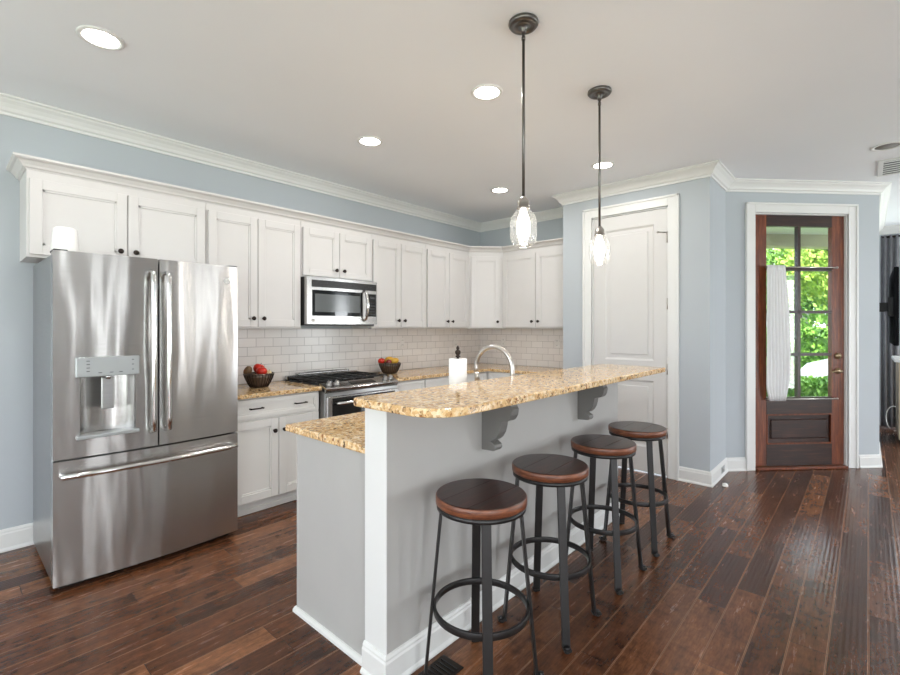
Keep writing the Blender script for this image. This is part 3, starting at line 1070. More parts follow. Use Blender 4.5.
# ------------------------------------------------------------------ bar stools
def make_stool(label):
    t = thing('bar_stool', label, 'bar stool', (0, 0, 0), 0, 'bar stools along the island')
    r = 0.174
    sb = B()
    sb.slot = 1
    sb.lathe([(r - 0.006, 0.684), (r, 0.688), (r, 0.714), (r - 0.003, 0.7185)], n=56, cap=False)
    sb.slot = 0
    # top built of three boards
    gx = 0.0012
    sb.lathe([(r - 0.003, 0.7185), (r - 0.007, 0.7202)], n=56, cap=False)
    sb.lathe([(0.001, 0.684), (r - 0.006, 0.684)], n=56, cap=False)
    for lo, hi in ((-r, -0.062), (-0.060, 0.056), (0.058, r)):
        rr = r - 0.007
        pts = []
        lo2, hi2 = max(lo, -rr), min(hi, rr)
        n = 16
        for i in range(n + 1):
            y = lo2 + (hi2 - lo2) * i / n
            pts.append((math.sqrt(max(0, rr * rr - y * y)), y))
        for i in range(n + 1):
            y = hi2 + (lo2 - hi2) * i / n
            pts.append((-math.sqrt(max(0, rr * rr - y * y)), y))
        clean = [p for i, p in enumerate(pts) if (Vector(p) - Vector(pts[i - 1])).length > 1e-5]
        sb.prism(clean, 0.700, 0.7203)
    sb.slot = 2
    sb.lathe([(0.001, 0.7185), (r - 0.006, 0.7185)], n=56, cap=False)
    sb.build('seat', [M['seat'], M['seatrim'], M['grout']], t)
    B().lathe([(0.0, 0.664), (r - 0.010, 0.664), (r - 0.004, 0.667), (r - 0.004, 0.6835), (0.0, 0.6835)], n=48, cap=False).build('seat_plate', M['gunmetal'], t)
    for k in range(4):
        a = R(-135 + 90 * k)
        u = Vector((math.cos(a), math.sin(a), 0))
        p = u * 0.152 + Vector((0, 0, 0.664))
        q = u * 0.215 + Vector((0, 0, 0.012))
        lb = B().bar(q, p, 0.035, 0.011, u)
        lb.bar(u * 0.145 + Vector((0, 0, 0.660)), u * 0.10 + Vector((0, 0, 0.660)), 0.035, 0.008, (0, 0, 1))
        leg = lb.build('leg', M['gunmetal'], t)
        B().bar(u * 0.205 + Vector((0, 0, 0.012)), u * 0.245 + Vector((0, 0, 0.012)), 0.033, 0.009, (0, 0, 1)).cyl(u * 0.232 + Vector((0, 0, 0.012)), u * 0.232 + Vector((0, 0, 0.024)), 0.009, n=8).cyl(u * 0.228 + Vector((0, 0, 0.0005)), u * 0.228 + Vector((0, 0, 0.008)), 0.014, n=12).build('foot', M['gunmetal'], leg)
    rb = B()
    pts = [(0.183 * math.cos(2 * PI * i / 56), 0.183 * math.sin(2 * PI * i / 56), 0.285) for i in range(56)]
    n = 56
    ro, ri, zt, zb = 0.183, 0.173, 0.298, 0.272
    rings = [[rb.bm.verts.new((rr * math.cos(2 * PI * i / n), rr * math.sin(2 * PI * i / n), zz)) for i in range(n)] for rr, zz in ((ro, zb), (ro, zt), (ri, zt), (ri, zb))]
    for k in range(4):
        for i in range(n):
            f = rb.bm.faces.new((rings[k][i], rings[k][(i + 1) % n], rings[(k + 1) % 4][(i + 1) % n], rings[(k + 1) % 4][i]))
            f.smooth = k in (0, 2)
    rb.build('footrest_ring', M['gunmetal'], t, bevel=0.002)
    return t


st = make_stool('nearest wood topped metal stool, at the near end of the island')
st.location = (1.395, 1.10, 0)
dup(st, (1.91, 1.10, 0), R(3), 'second wood topped metal stool counting from the near island end')
dup(st, (2.485, 1.097, 0), R(-1), 'third wood topped metal stool, under the corbel nearer the pantry')
dup(st, (3.005, 1.10, 0), R(2), 'farthest wood topped metal stool, in front of the pantry door')

# ------------------------------------------------------------------ refrigerator
FX, FY = 0.8505, 3.05
fr = thing('refrigerator', 'stainless steel french door refrigerator with water dispenser', 'refrigerator', (FX, FY, 0))
hw = 0.4605
B().box(-hw + 0.004, hw - 0.004, 0.075, 0.765, 0.03, 1.735, 0.006).build('body', M['fridge_side'], fr)
B().box(-hw + 0.03, hw - 0.038, 0.05, 0.5, 0.001, 0.03).build('base_grille', M['black'], fr)


def bowed(bb, xa, xb, z0, z1, bow, n=14, back=0.068, full=hw):
    """door with gently bowed front (front bulges to -y)"""
    def fy(x):
        return -bow * (1 - (x / full) ** 2)
    r = 0.012
    xs = [xa + (xb - xa) * i / n for i in range(n + 1)]
    out = [(xa, back)] + [(xa, fy(xa) + r)] + [(xa + r * 0.3, fy(xa) + r * 0.3)] + [(x, fy(x)) for x in [xa + r] + xs[1:-1] + [xb - r]] + [(xb - r * 0.3, fy(xb) + r * 0.3), (xb, fy(xb) + r), (xb, back)]
    bb.prism(out, z0, z1, smooth=False)
    return fy


BOW = 0.028
# left door with a real dispenser recess cut from strips
dl0, dl1 = -hw, -0.004
rx0, rx1, rz0, rz1 = -0.355, -0.112, 0.785, 1.185
fy = lambda x: -BOW * (1 - (x / hw) ** 2)
ld = B()


def strip(bb, xa, xb, z0, z1, n):
    out = [(xa, 0.068)] + [(xa + (xb - xa) * i / n, fy(xa + (xb - xa) * i / n)) for i in range(n + 1)] + [(xb, 0.068)]
    bb.prism(out, z0, z1)


zb, zt = 0.678, 1.745
strip(ld, dl0, rx0, zb, zt, 6)
strip(ld, rx1, dl1, zb, zt, 6)
strip(ld, rx0, rx1, zb, rz0, 10)
strip(ld, rx0, rx1, rz1, zt, 10)
ldo = ld.build('door', M['fridge'], fr)
rc = B()
# recess lining: curved back
n = 14
prev = None
for i in range(n + 1):
    u = i / n
    x = rx0 + (rx1 - rx0) * u
    y = fy(x) * 0 + 0.0 + 0.062 * math.sin(PI * u) ** 0.6
    a = rc.bm.verts.new((x, min(y, 0.064), rz0))
    c_ = rc.bm.verts.new((x, min(y, 0.064), rz1))
    if prev:
        f = rc.bm.faces.new((prev[0], a, c_, prev[1]))
        f.smooth = True
    prev = (a, c_)
rc.box(rx0, rx1, fy(rx0) + 0.006, 0.066, rz1 - 0.004, rz1)
rc.build('dispenser_recess', M['steel'], ldo)
B().box(rx0 - 0.018, rx1 + 0.018, fy(rx1) - 0.014, 0.05, 0.772, 0.79, 0.004).build('dispenser_tray', M['panel'], ldo)
pn = B()
pn.box(-0.375, -0.095, fy(-0.1) - 0.010, 0.02, 1.094, 1.197, 0.004)
pno = pn.build('dispenser_panel', M['panel'], ldo)
yy = fy(-0.1) - 0.0108
for x, z, w_ in [(-0.332, z, 0.014) for z in (1.122, 1.14, 1.158, 1.176)] + [(-0.132, z, 0.010) for z in (1.122, 1.15, 1.176)] + [(x, 1.112, 0.016) for x in (-0.282, -0.232, -0.19)]:
    B().box(x, x + w_, yy, yy + 0.001, z, z + 0.003).build('panel_mark', M['black'], pno)
B().box(-0.262, -0.205, -0.004, 0.012, 0.915, 1.085, 0.004).build('dispenser_paddle', M['fridge_side'], ldo)
B().cyl((-0.233, -0.004, 1.075), (-0.233, -0.004, 1.10), 0.012, n=10).build('dispenser_spout', M['polished'], ldo)
rd = B()
strip(rd, 0.004, hw, zb, zt, 14)
rdo = rd.build('door', M['fridge'], fr)
dd = B()
strip(dd, -hw, hw, 0.035, 0.668, 24)
ddo = dd.build('freezer_drawer', M['fridge'], fr)


def v_handle(x):
    bb = B()
    y = fy(x)
    ys = y - 0.055
    bb.tube([(x, y - 0.002, 1.668), (x, ys, 1.660), (x, ys - 0.004, 1.60), (x, ys - 0.008, 1.22), (x, ys - 0.004, 0.84), (x, ys, 0.775), (x, y - 0.002, 0.766)], [0.011, 0.0125, 0.0125, 0.0125, 0.0125, 0.0125, 0.011], 12, sx=1.1, up=(0, -1, 0.01))
    return bb


v_handle(-0.038).build('handle', M['polished'], ldo)
v_handle(0.038).build('handle', M['polished'], rdo)
hb = B()
hp = []
for i in range(15):
    x = -0.425 + 0.85 * i / 14
    hp.append((x, fy(x) - 0.052, 0.598))
hb.tube([(hp[0][0], fy(hp[0][0]) - 0.001, 0.598)] + hp + [(hp[-1][0], fy(hp[-1][0]) - 0.001, 0.598)], 0.015, 12, up=(0, 0, 1))
hb.build('handle', M['polished'], ddo)
# round badge with its two letter monogram
bx = 0.388
bm_ = Matrix.Translation((bx, fy(bx) - 0.0005, 1.648)) @ Matrix.Rotation(R(90), 4, 'X') 
bd = B().lathe([(0.0, 0), (0.019, 0), (0.019, 0.003), (0.016, 0.0035), (0, 0.0035)], n=28, mat=bm_, cap=False).build('badge', M['white'], rdo)
bg2 = B().lathe([(0.0150, 0.0035), (0.0168, 0.0035), (0.0168, 0.0042), (0.0150, 0.0042)], n=28, mat=bm_, cap=False).build('badge_ring', M['black'], rdo)
text_mesh('badge_letters', 'GE', 0.019, 0.0004, M['black'], rdo, (bx, fy(bx) - 0.0043, 1.648), (R(90), 0, 0))
for x in (-hw + 0.03, hw - 0.03):
    B().box(x - 0.03, x + 0.03, 0.0, 0.10, 1.736, 1.752, 0.004).build('hinge_cover', M['black'], fr)
for x, y in ((-0.42, 0.02), (0.42, 0.02), (-0.4, 0.7), (0.4, 0.7)):
    B().cyl((x, y + 0.06, 0.0005), (x, y + 0.06, 0.032), 0.02, n=12).build('foot', M['black'], fr)

t = thing('canister', 'white rounded canister standing on the left front of the refrigerator', 'canister', (0.462, 3.222, 1.7365))
B().lathe([(0.0, 0.014), (0.057, 0.014), (0.060, 0.026), (0.051, 0.140), (0.047, 0.150), (0.040, 0.154), (0, 0.155)], n=32, cap=False).build('shell', M['white'], t)
B().lathe([(0.0, 0.0), (0.052, 0.0), (0.054, 0.0135), (0, 0.0135)], n=32, cap=False).build('base_ring', M['black'], t)

# ------------------------------------------------------------------ range
rg = thing('gas_range', 'stainless slide in gas range below the microwave', 'range', (2.4505, YL - 0.02, 0))
wr = 0.3805
FYR = -0.645
B().box(-wr, wr, FYR, -0.0, 0.02, 0.868, 0.003).build('body', M['fridge_side'], rg)
B().box(-wr + 0.02, wr - 0.02, FYR + 0.05, -0.05, 0.0005, 0.02).build('base', M['black'], rg)
B().box(-wr - 0.0, wr + 0.0, FYR + 0.075, 0.0, 0.868, 0.8885, 0.004).build('cooktop', M['blackglass'], rg)
bk = B().box(-wr, wr, -0.055, 0.0, 0.8885, 0.925, 0.006)
bk.box(-wr + 0.10, wr - 0.10, -0.05, -0.005, 0.925, 0.945, 0.006)
bko = bk.build('vent_trim', M['steel'], rg)
sl = B()
for x in (-0.16, 0.03):
    sl.box(x, x + 0.13, -0.042, -0.014, 0.9445, 0.9458)
sl.build('vent_slot', M['black'], bko)
# bowed control panel
cpn = B()
n = 20
rows_ = []
for i in range(n + 1):
    x = -wr + 2 * wr * i / n
    bow = 0.045 * (1 - (x / wr) ** 2)
    y0_ = FYR + 0.085
    y1_ = FYR - 0.02 - bow
    rows_.append([cpn.bm.verts.new(p) for p in ((x, y0_, 0.8885), (x, y0_ - 0.01, 0.902), (x, y1_ + 0.01, 0.872), (x, y1_, 0.862), (x, y1_ + 0.006, 0.845), (x, FYR, 0.825), (x, y0_, 0.868))])
for a, c_ in zip(rows_, rows_[1:]):
    for j in range(7):
        cpn.bm.faces.new((a[j], a[(j + 1) % 7], c_[(j + 1) % 7], c_[j]))
cpn.bm.faces.new(rows_[0])
cpn.bm.faces.new(rows_[-1])
cpo = cpn.build('control_panel', M['steel'], rg)
slope = math.atan2(0.03, 0.13)


def on_panel(x, f):
    bow = 0.045 * (1 - (x / wr) ** 2)
    ya, yb_ = FYR + 0.075, FYR - 0.01 - bow
    return (x, ya + (yb_ - ya) * f, 0.902 + (0.872 - 0.902) * f)


dsp = B()
vs = [Vector(on_panel(-0.125, 0.22)), Vector(on_panel(0.125, 0.22)), Vector(on_panel(0.125, 0.72)), Vector(on_panel(-0.125, 0.72))]
lo = [dsp.bm.verts.new(v + Vector((0, 0, -0.002))) for v in vs]
hi = [dsp.bm.verts.new(v + Vector((0, 0, 0.0025))) for v in vs]
dsp.bm.faces.new(lo)
dsp.bm.faces.new(hi)
for i in range(4):
    dsp.bm.faces.new((lo[i], lo[(i + 1) % 4], hi[(i + 1) % 4], hi[i]))
dsp.build('display', M['blackglass'], cpo)
for x in (-0.325, -0.255, 0.255, 0.325):
    p = on_panel(x, 0.48)
    m = Matrix.Translation(p) @ Matrix.Rotation(R(14), 4, 'X')
    B().lathe([(0.0, 0), (0.024, 0), (0.024, 0.006), (0.019, 0.008), (0.0175, 0.028), (0.014, 0.031), (0, 0.031)], n=20, mat=m, cap=False).box(-0.004, 0.004, -0.017, 0.017, 0.031, 0.036, 0.001, mat=m).build('knob', M['fridge_side'], cpo)
od = B().box(-wr + 0.004, wr - 0.004, FYR - 0.03, FYR - 0.001, 0.235, 0.80, 0.006)
odo = od.build('oven_door', M['steel'], rg)
B().box(-wr + 0.05, wr - 0.05, FYR - 0.033, FYR - 0.028, 0.28, 0.785, 0.002).build('oven_window', M['blackglass'], odo)
B().tube([(-0.30, FYR - 0.038, 0.745), (-0.30, FYR - 0.075, 0.745), (0.0, FYR - 0.088, 0.745), (0.30, FYR - 0.075, 0.745), (0.30, FYR - 0.038, 0.745)], 0.014, 12, up=(0, 0, 1)).build('handle', M['polished'], odo)
B().box(-wr + 0.004, wr - 0.004, FYR - 0.026, FYR - 0.001, 0.05, 0.225, 0.006).build('warming_drawer', M['steel'], rg)
for k, xc in enumerate((-0.252, 0.0, 0.252)):
    gb_ = B()
    x0g, x1g = xc - 0.12, xc + 0.12
    ya, yb_ = -0.515, -0.07
    zt_ = 0.918
    for y in (ya, -0.29, yb_):
        gb_.box(x0g, x1g, y - 0.006, y + 0.006, zt_ - 0.012, zt_, 0.002)
    for x in (x0g + 0.006, xc, x1g - 0.006):
        gb_.box(x - 0.006, x + 0.006, ya, yb_, zt_ - 0.012, zt_, 0.002)
    for y in (-0.40, -0.18):
        gb_.box(x0g, x0g + 0.08, y - 0.005, y + 0.005, zt_ - 0.011, zt_)
        gb_.box(x1g - 0.08, x1g, y - 0.005, y + 0.005, zt_ - 0.011, zt_)
    for x in (x0g + 0.006, x1g - 0.006):
        for y in (ya, -0.29, yb_):
            gb_.box(x - 0.006, x + 0.006, y - 0.006, y + 0.006, 0.8886, zt_ - 0.01)
    gb_.build('grate', M['iron'], rg)
    for y in (-0.40, -0.18):
        B().lathe([(0.0, 0), (0.045, 0), (0.045, 0.006), (0.03, 0.008), (0.03, 0.014), (0.0, 0.015)], c=(xc, y, 0.8886), n=20, cap=False).build('burner', M['iron'], rg)

# ------------------------------------------------------------------ microwave
mw = thing('microwave', 'stainless over the range microwave with black window', 'microwave', (2.4275, YU - 0.001, 1.372))
wm = 0.372
MB_ = 0.411
B().box(-wm + 0.003, wm - 0.003, -0.05, 0.31, 0.0, MB_, 0.003).build('case', M['black'], mw)
mf = -0.088


def my(x):
    return mf - 0.018 * (1 - (x / wm) ** 2)


def mstrip(bb, xa, xb, z0, z1, off=0.0, back=-0.05, n=12):
    out = [(xa, back)] + [(xa + (xb - xa) * i / n, my(xa + (xb - xa) * i / n) - off) for i in range(n + 1)] + [(xb, back)]
    bb.prism(out, z0, z1)
    return bb


dr = B()
mstrip(dr, -wm + 0.003, wm, 0.012, MB_ - 0.002, n=20)
mo = dr.build('front', M['steel'], mw)
mstrip(B(), -wm + 0.045, wm - 0.012, 0.325, 0.385, 0.0015, n=18).build('vent_grille', M['black'], mo)
sl = B()
for i in range(4):
    mstrip(sl, -wm + 0.05, wm - 0.016, 0.331 + i * 0.0135, 0.336 + i * 0.0135, 0.003, n=18)
sl.build('vent_slat', M['gunmetal'], mo)
mstrip(B(), -wm + 0.05, 0.192, 0.082, 0.30, 0.0018).build('window_border', M['blackglass'], mo)
mstrip(B(), -wm + 0.075, 0.160, 0.115, 0.268, 0.0028).build('window', M['mwglass'], mo)
mstrip(B(), 0.248, wm - 0.014, 0.085, 0.295, 0.0018, n=4).build('control_panel', M['blackglass'], mo)
bt = B()
for i in range(5):
    for j in range(3):
        x = 0.268 + j * 0.026
        z = 0.10 + i * 0.026
        bt.box(x, x + 0.017, my(x) - 0.0035, my(x), z, z + 0.012)
bt.box(0.268, 0.335, my(0.3) - 0.0035, my(0.3), 0.25, 0.27)
bt.build('buttons', M['gunmetal'], mo)
hx = 0.208
B().tube([(hx, my(hx) - 0.0, 0.318), (hx, my(hx) - 0.035, 0.305), (hx + 0.012, my(hx) - 0.05, 0.19), (hx, my(hx) - 0.035, 0.06), (hx, my(hx) - 0.0, 0.047)], [0.012, 0.013, 0.0135, 0.013, 0.012], 12, up=(1, 0, 0)).build('handle', M['polished'], mo)
mm = Matrix.Translation((-wm + 0.06, my(-wm + 0.06) - 0.0005, 0.045)) @ Matrix.Rotation(R(90), 4, 'X')
B().lathe([(0.0, 0), (0.015, 0), (0.015, 0.003), (0, 0.003)], n=24, mat=mm, cap=False).build('badge', M['white'], mo)
text_mesh('badge_letters', 'GE', 0.014, 0.0004, M['black'], mo, (-wm + 0.06, my(-wm + 0.06) - 0.0038, 0.045), (R(90), 0, 0))

# ------------------------------------------------------------------ fruit bowls
def bowl(label, loc, rz):
    t = thing('fruit_bowl', label, 'bowl', loc, rz, 'wire fruit bowls on the counter')
    bb = B()
    pr = [(0.060, 0.0), (0.066, 0.004), (0.085, 0.035), (0.103, 0.075), (0.112, 0.105)]
    bb.lathe(pr + [(0.109, 0.105), (0.100, 0.075), (0.082, 0.036), (0.063, 0.007), (0.001, 0.006)], n=40, cap=False)
    bb.lathe([(0.001, 0.0), (0.060, 0.0)], n=40, cap=False)
    bb.build('bowl_body', M['bowl'], t)
    rb_ = B()
    for k in range(28):
        a = 2 * PI * k / 28
        rb_.tube([((r_ + 0.002) * math.cos(a), (r_ + 0.002) * math.sin(a), z) for r_, z in pr[1:]], 0.0026, 6)
    rb_.build('wire_ribs', M['bronze'], t)
    B().tube([(0.113 * math.cos(2 * PI * i / 40), 0.113 * math.sin(2 * PI * i / 40), 0.106) for i in range(40)], 0.0045, 8, closed=True).build('rim', M['bowl'], t)
    for s_ in (-1, 1):
        B().tube([(s_ * 0.108, -0.035, 0.106), (s_ * 0.135, -0.03, 0.113), (s_ * 0.148, 0.0, 0.116), (s_ * 0.135, 0.03, 0.113), (s_ * 0.108, 0.035, 0.106)], 0.0045, 8).build('handle', M['bowl'], t)
    return t


def fruit(name, label, cat, loc, r, m, sc=(1, 1, 1), rot=(0, 0, 0), stem=True, group=None):
    t = thing(name, label, cat, loc, 0, group)
    mm = Matrix.Rotation(rot[2], 4, 'Z') @ Matrix.Rotation(rot[0], 4, 'X') @ Matrix.Rotation(rot[1], 4, 'Y')
    bb = B()
    prof_ = []
    for i in range(13):
        a = -PI / 2 + PI * i / 12
        dimple = 1 - 0.18 * max(0, math.sin(a)) ** 8 if stem else 1
        prof_.append((max(0.0006, r * math.cos(a)), r * math.sin(a) * dimple))
    bb.lathe([(p * sc[0], z * sc[2]) for p, z in prof_], n=24, mat=mm, cap=True)
    bb.build('flesh', m, t)
    if stem:
        p = mm @ Vector((0, 0, r * sc[2] * 0.8))
        q = mm @ Vector((0.004, 0, r * sc[2] * 1.2))
        B().cyl(p, q, 0.0025, 0.002, n=6).build('stem', M['bark'], t)
    return t


B1 = (1.718, 3.605, CT1 + 0.0006)
bowl('dark wire fruit bowl on the counter beside the refrigerator', B1, R(40))
FG = 'fruit in the wire bowls'
fruit('tomato', 'large bright red fruit in the middle of the bowl beside the refrigerator', 'fruit', (B1[0] + 0.00, B1[1] - 0.045, B1[2] + 0.125), 0.042, M['red'], (1, 1, 0.9), group=FG)
fruit('tomato', 'bright red fruit heaped behind the others in the bowl beside the refrigerator', 'fruit', (B1[0] + 0.022, B1[1] + 0.045, B1[2] + 0.142), 0.045, M['red'], (1, 1, 0.9), (0.2, 0.3, 0), group=FG)
fruit('kiwi', 'brown fruit at the left of the bowl beside the refrigerator', 'fruit', (B1[0] - 0.072, B1[1] + 0.04, B1[2] + 0.125), 0.034, M['brown'], (0.9, 0.9, 1.3), (0.25, 0.3, 0), False, FG)
fruit('garlic', 'small cream coloured bulb at the right of the bowl beside the refrigerator', 'fruit', (B1[0] + 0.062, B1[1] - 0.036, B1[2] + 0.108), 0.024, M['cream'], (1, 1, 0.95), (0.3, 0, 0), True, FG)
fruit('plum', 'dark red fruit low in the bowl beside the refrigerator', 'fruit', (B1[0] - 0.03, B1[1] + 0.01, B1[2] + 0.055), 0.035, M['darkred'], group=FG)
B2 = (3.13, 3.665, CT1 + 0.0006)
bowl('dark wire fruit bowl on the counter right of the range', B2, R(40))
fruit('apple', 'red apple at the left of the bowl right of the range', 'fruit', (B2[0] - 0.075, B2[1] + 0.045, B2[2] + 0.128), 0.036, M['red'], (1, 1, 0.92), (0.2, -0.2, 0), group=FG)
fruit('plum', 'dark red fruit between the apple and yellow fruit, bowl right of the range', 'fruit', (B2[0] - 0.045, B2[1] - 0.035, B2[2] + 0.118), 0.031, M['darkred'], group=FG)
fruit('lemon', 'yellow fruit lying in front in the bowl right of the range', 'fruit', (B2[0] + 0.035, B2[1] - 0.028, B2[2] + 0.128), 0.036, M['yellow'], (0.9, 0.9, 1.35), (R(80), 0, R(50)), False, FG)
fruit('lemon', 'yellow fruit lying behind in the bowl right of the range', 'fruit', (B2[0] + 0.03, B2[1] + 0.05, B2[2] + 0.135), 0.038, M['yellow'], (0.9, 0.9, 1.35), (R(80), 0, R(35)), False, FG)

# ------------------------------------------------------------------ paper towel, faucet
t = thing('paper_towel_holder', 'paper towel roll on a dark finial holder behind the bar', 'paper towels', (2.065, 1.803, 0.8791))
B().lathe([(0.019, 0.013), (0.0535, 0.013), (0.0535, 0.290), (0.019, 0.290), (0.019, 0.013)], n=36, cap=False).build('paper_roll', M['paper'], t)
B().lathe([(0.0, 0.0), (0.075, 0.0), (0.075, 0.008), (0.06, 0.012), (0.008, 0.0125), (0.008, 0.30), (0.0, 0.30)], n=28, cap=False).build('holder', M['bronze'], t)
B().lathe([(0.008, 0.297), (0.016, 0.302), (0.009, 0.31), (0.017, 0.322), (0.017, 0.334), (0.007, 0.342), (0.010, 0.352), (0.004, 0.366), (0.0, 0.368)], n=18, cap=False).build('finial', M['bronze'], t)

fc = thing('kitchen_faucet', 'tall gooseneck nickel faucet behind the bar top', 'faucet', (2.275, 1.560, 0.8791))
fb = B()
fb.lathe([(0.0, 0), (0.03, 0.0), (0.03, 0.006), (0.022, 0.012), (0.020, 0.10), (0.015, 0.11), (0.015, 0.115), (0.0, 0.116)], n=24, cap=False)
pts = [(0, 0, 0.11), (0, 0, 0.20), (0, 0, 0.228)]
rr = 0.130
for i in range(1, 17):
    a = PI - PI * 1.08 * i / 16
    pts.append((-0.02 * (i / 16), rr + rr * math.cos(a), 0.228 + rr * math.sin(a)))
fb.tube(pts, 0.014, 14)
fb.build('spout', M['nickel'], fc)
e0 = Vector(pts[-1])
B().cyl(e0, e0 + Vector((-0.004, -0.012, -0.055)), 0.015, 0.018, n=16).cyl(e0 + Vector((-0.004, -0.012, -0.055)), e0 + Vector((-0.005, -0.013, -0.065)), 0.016, n=16).build('spray_head', M['nickel'], fc)
B().cyl((0, 0, 0.07), (0.045, 0, 0.075), 0.011, n=12).cyl((0.045, 0, 0.075), (0.10, 0, 0.12), 0.006, 0.005, n=10).build('lever', M['nickel'], fc)

# ------------------------------------------------------------------ outlets
def outlet(loc, rz, label, name='wall_outlet'):
    t = thing(name, label, 'outlet', loc, rz, 'outlets on the backsplash')
    B().box(-0.034, 0.034, -0.006, 0, -0.056, 0.056, 0.003).build('cover_plate', M['tilewhite'], t)
    for z in (-0.026, 0.026):
        f = B().box(-0.017, 0.017, -0.0075, -0.0055, z - 0.017, z + 0.017, 0.004).build('socket', M['tilewhite'], t)
        B().box(-0.008, -0.0055, -0.0078, -0.007, z - 0.004, z + 0.008).box(0.0055, 0.008, -0.0078, -0.007, z - 0.004, z + 0.008).build('slot', M['black'], f)
    return t


outlet((3.484, YL - 0.0085, 1.185), 0, 'white outlet on backsplash above the right fruit bowl')
outlet((4.385, YL - 0.0085, 1.165), 0, 'white outlet on backsplash above the paper towel roll')
outlet((XR - 0.0085, 3.49, 1.17), R(-90), 'white outlet on far wall backsplash near the corner')
outlet((XR - 0.0085, 2.72, 1.17), R(-90), 'white outlet on far wall backsplash nearest the pantry')

# ------------------------------------------------------------------ lights on the ceiling
def pendant(label, x, y):
    t = thing('pendant_light', label, 'pendant light', (x, y, H), 0, 'pendant lights over the bar')
    B().lathe([(0.0, -0.0005), (0.066, -0.0005), (0.068, -0.012), (0.060, -0.022), (0.046, -0.024), (0.040, -0.018), (0.020, -0.024), (0.013, -0.040), (0.010, -0.055), (0.0, -0.056)], n=40, cap=False).build('canopy', M['pendmetal'], t)
    B().cyl((0, 0, -0.05), (0, 0, -0.80), 0.0065, n=12).cyl((0, 0, -0.068), (0, 0, -0.082), 0.009, n=12).build('rod', M['pendmetal'], t)
    B().lathe([(0.0, -0.795), (0.012, -0.795), (0.020, -0.805), (0.026, -0.815), (0.026, -0.845), (0.030, -0.842), (0.030, -0.850), (0.0, -0.851)], n=28, cap=False).build('socket_cap', M['nickel'], t)
    # ribbed jar shade
    prof_ = [(0.029, -0.846), (0.031, -0.856), (0.044, -0.868), (0.056, -0.886), (0.061, -0.906), (0.061, -0.975), (0.056, -0.998), (0.044, -1.014), (0.030, -1.020), (0.0295, -1.018)]
    B().lathe(prof_, n=14, cap=False).build('glass_shade', M['shade'], t)
    B().lathe([(0.013, -0.850), (0.016, -0.868), (0.027, -0.895), (0.031, -0.930), (0.027, -0.965), (0.016, -0.983), (0.001, -0.987)], n=24, cap=False).build('bulb', M['bulb'], t)
    return t


pendant('clear glass pendant light nearer the camera', 1.785, 1.163)
pendant('clear glass pendant light nearer the pantry', 2.603, 1.170)
for x, y in ((1.785, 1.163), (2.603, 1.170)):
    light('pendant_glow', 'POINT', (x, y, H - 1.06), (0, 0, 0), 2.5, (1, 0.92, 0.8), 0.03)

DL = [(0.525, 2.729, 'lit recessed ceiling light above the refrigerator, nearest the camera'),
      (2.169, 1.667, 'lit recessed ceiling light above the island between the two pendants'),
      (2.155, 2.749, 'lit recessed ceiling light in front of the microwave cabinets'),
      (3.804, 1.679, 'lit recessed ceiling light in front of the pantry door'),
      (3.798, 2.753, 'lit recessed ceiling light by the kitchen corner cabinet'),
      (4.861, -0.106, 'unlit recessed ceiling light before the entry door')]
for i, (x, y, lab) in enumerate(DL):
    t = thing('recessed_light', lab, 'ceiling light', (x, y, H), 0, 'recessed ceiling lights')
    B().lathe([(0.073, -0.0003), (0.095, -0.0003), (0.095, -0.004), (0.088, -0.008), (0.073, -0.006), (0.073, -0.0003)], n=40, cap=False).build('trim_ring', M['trim'], t)
    B().lathe([(0.001, -0.003), (0.0725, -0.003), (0.0725, -0.0005), (0.001, -0.0005)], n=40, cap=False).build('lens', M['downlight'] if i < 5 else M['offlight'], t)
    if i < 5:
        light('downlight_beam', 'AREA', (x, y, H - 0.012), (0, 0, 0), 3.2, (1, 0.98, 0.955), 0.14)

t = thing('ceiling_vent', 'white louvred air vent in the ceiling at right edge', 'vent', (5.50, -0.25, H - 0.0005))
va, vb = 0.26, 0.19
B().box(-va, va, -vb, vb, -0.004, 0.0).box(-va, -va + 0.035, -vb, vb, -0.010, -0.004, 0.002).box(va - 0.035, va, -vb, vb, -0.010, -0.004, 0.002).box(-va + 0.035, va - 0.035, -vb, -vb + 0.035, -0.010, -0.004, 0.002).box(-va + 0.035, va - 0.035, vb - 0.035, vb, -0.010, -0.004, 0.002).build('frame', M['trim'], t)
B().box(-va + 0.035, va - 0.035, -vb + 0.035, vb - 0.035, -0.0055, -0.0042).build('dark_backing', M['black'], t)  # black sheet standing for the dark inside the duct
for i in range(6):
    x = -va + 0.055 + i * 0.072
    B().box(x, x + 0.022, -vb + 0.035, vb - 0.035, -0.0095, -0.0058).build('louvre', M['trim'], t)

# ------------------------------------------------------------------ small things low on the wall and floor
t = thing('baseboard_outlet', 'small grey outlet set in the baseboard beside the pantry corner', 'outlet', (4.80, YP0 - 0.0155, 0.062))
B().box(-0.05, 0.05, -0.005, 0, -0.03, 0.03, 0.003).build('cover_plate', M['panel'], t)
B().box(-0.03, 0.03, -0.006, -0.0045, -0.016, 0.016).build('socket', M['fridge_side'], t)
t = thing('door_stop', 'small white door stop lying by the pantry corner baseboard', 'door stop', (4.50, 0.905, 0.0005), R(30))
B().lathe([(0.0, 0), (0.022, 0.0), (0.024, 0.006), (0.018, 0.022), (0.008, 0.028), (0, 0.029)], n=20, cap=False).build('cap', M['white'], t)
B().cyl((0.015, 0, 0.009), (0.055, 0, 0.007), 0.006, n=10).build('spring', M['brass'], t)
t = thing('floor_plate', 'dark slatted plate on the floor against the island baseboard at the near stool', 'vent', (1.27, 1.245, 0.0003))  # dark slatted plate laid flat on the floor
B().box(-0.13, 0.13, -0.055, 0.055, 0.0, 0.005, 0.002).build('frame', M['bronze'], t)
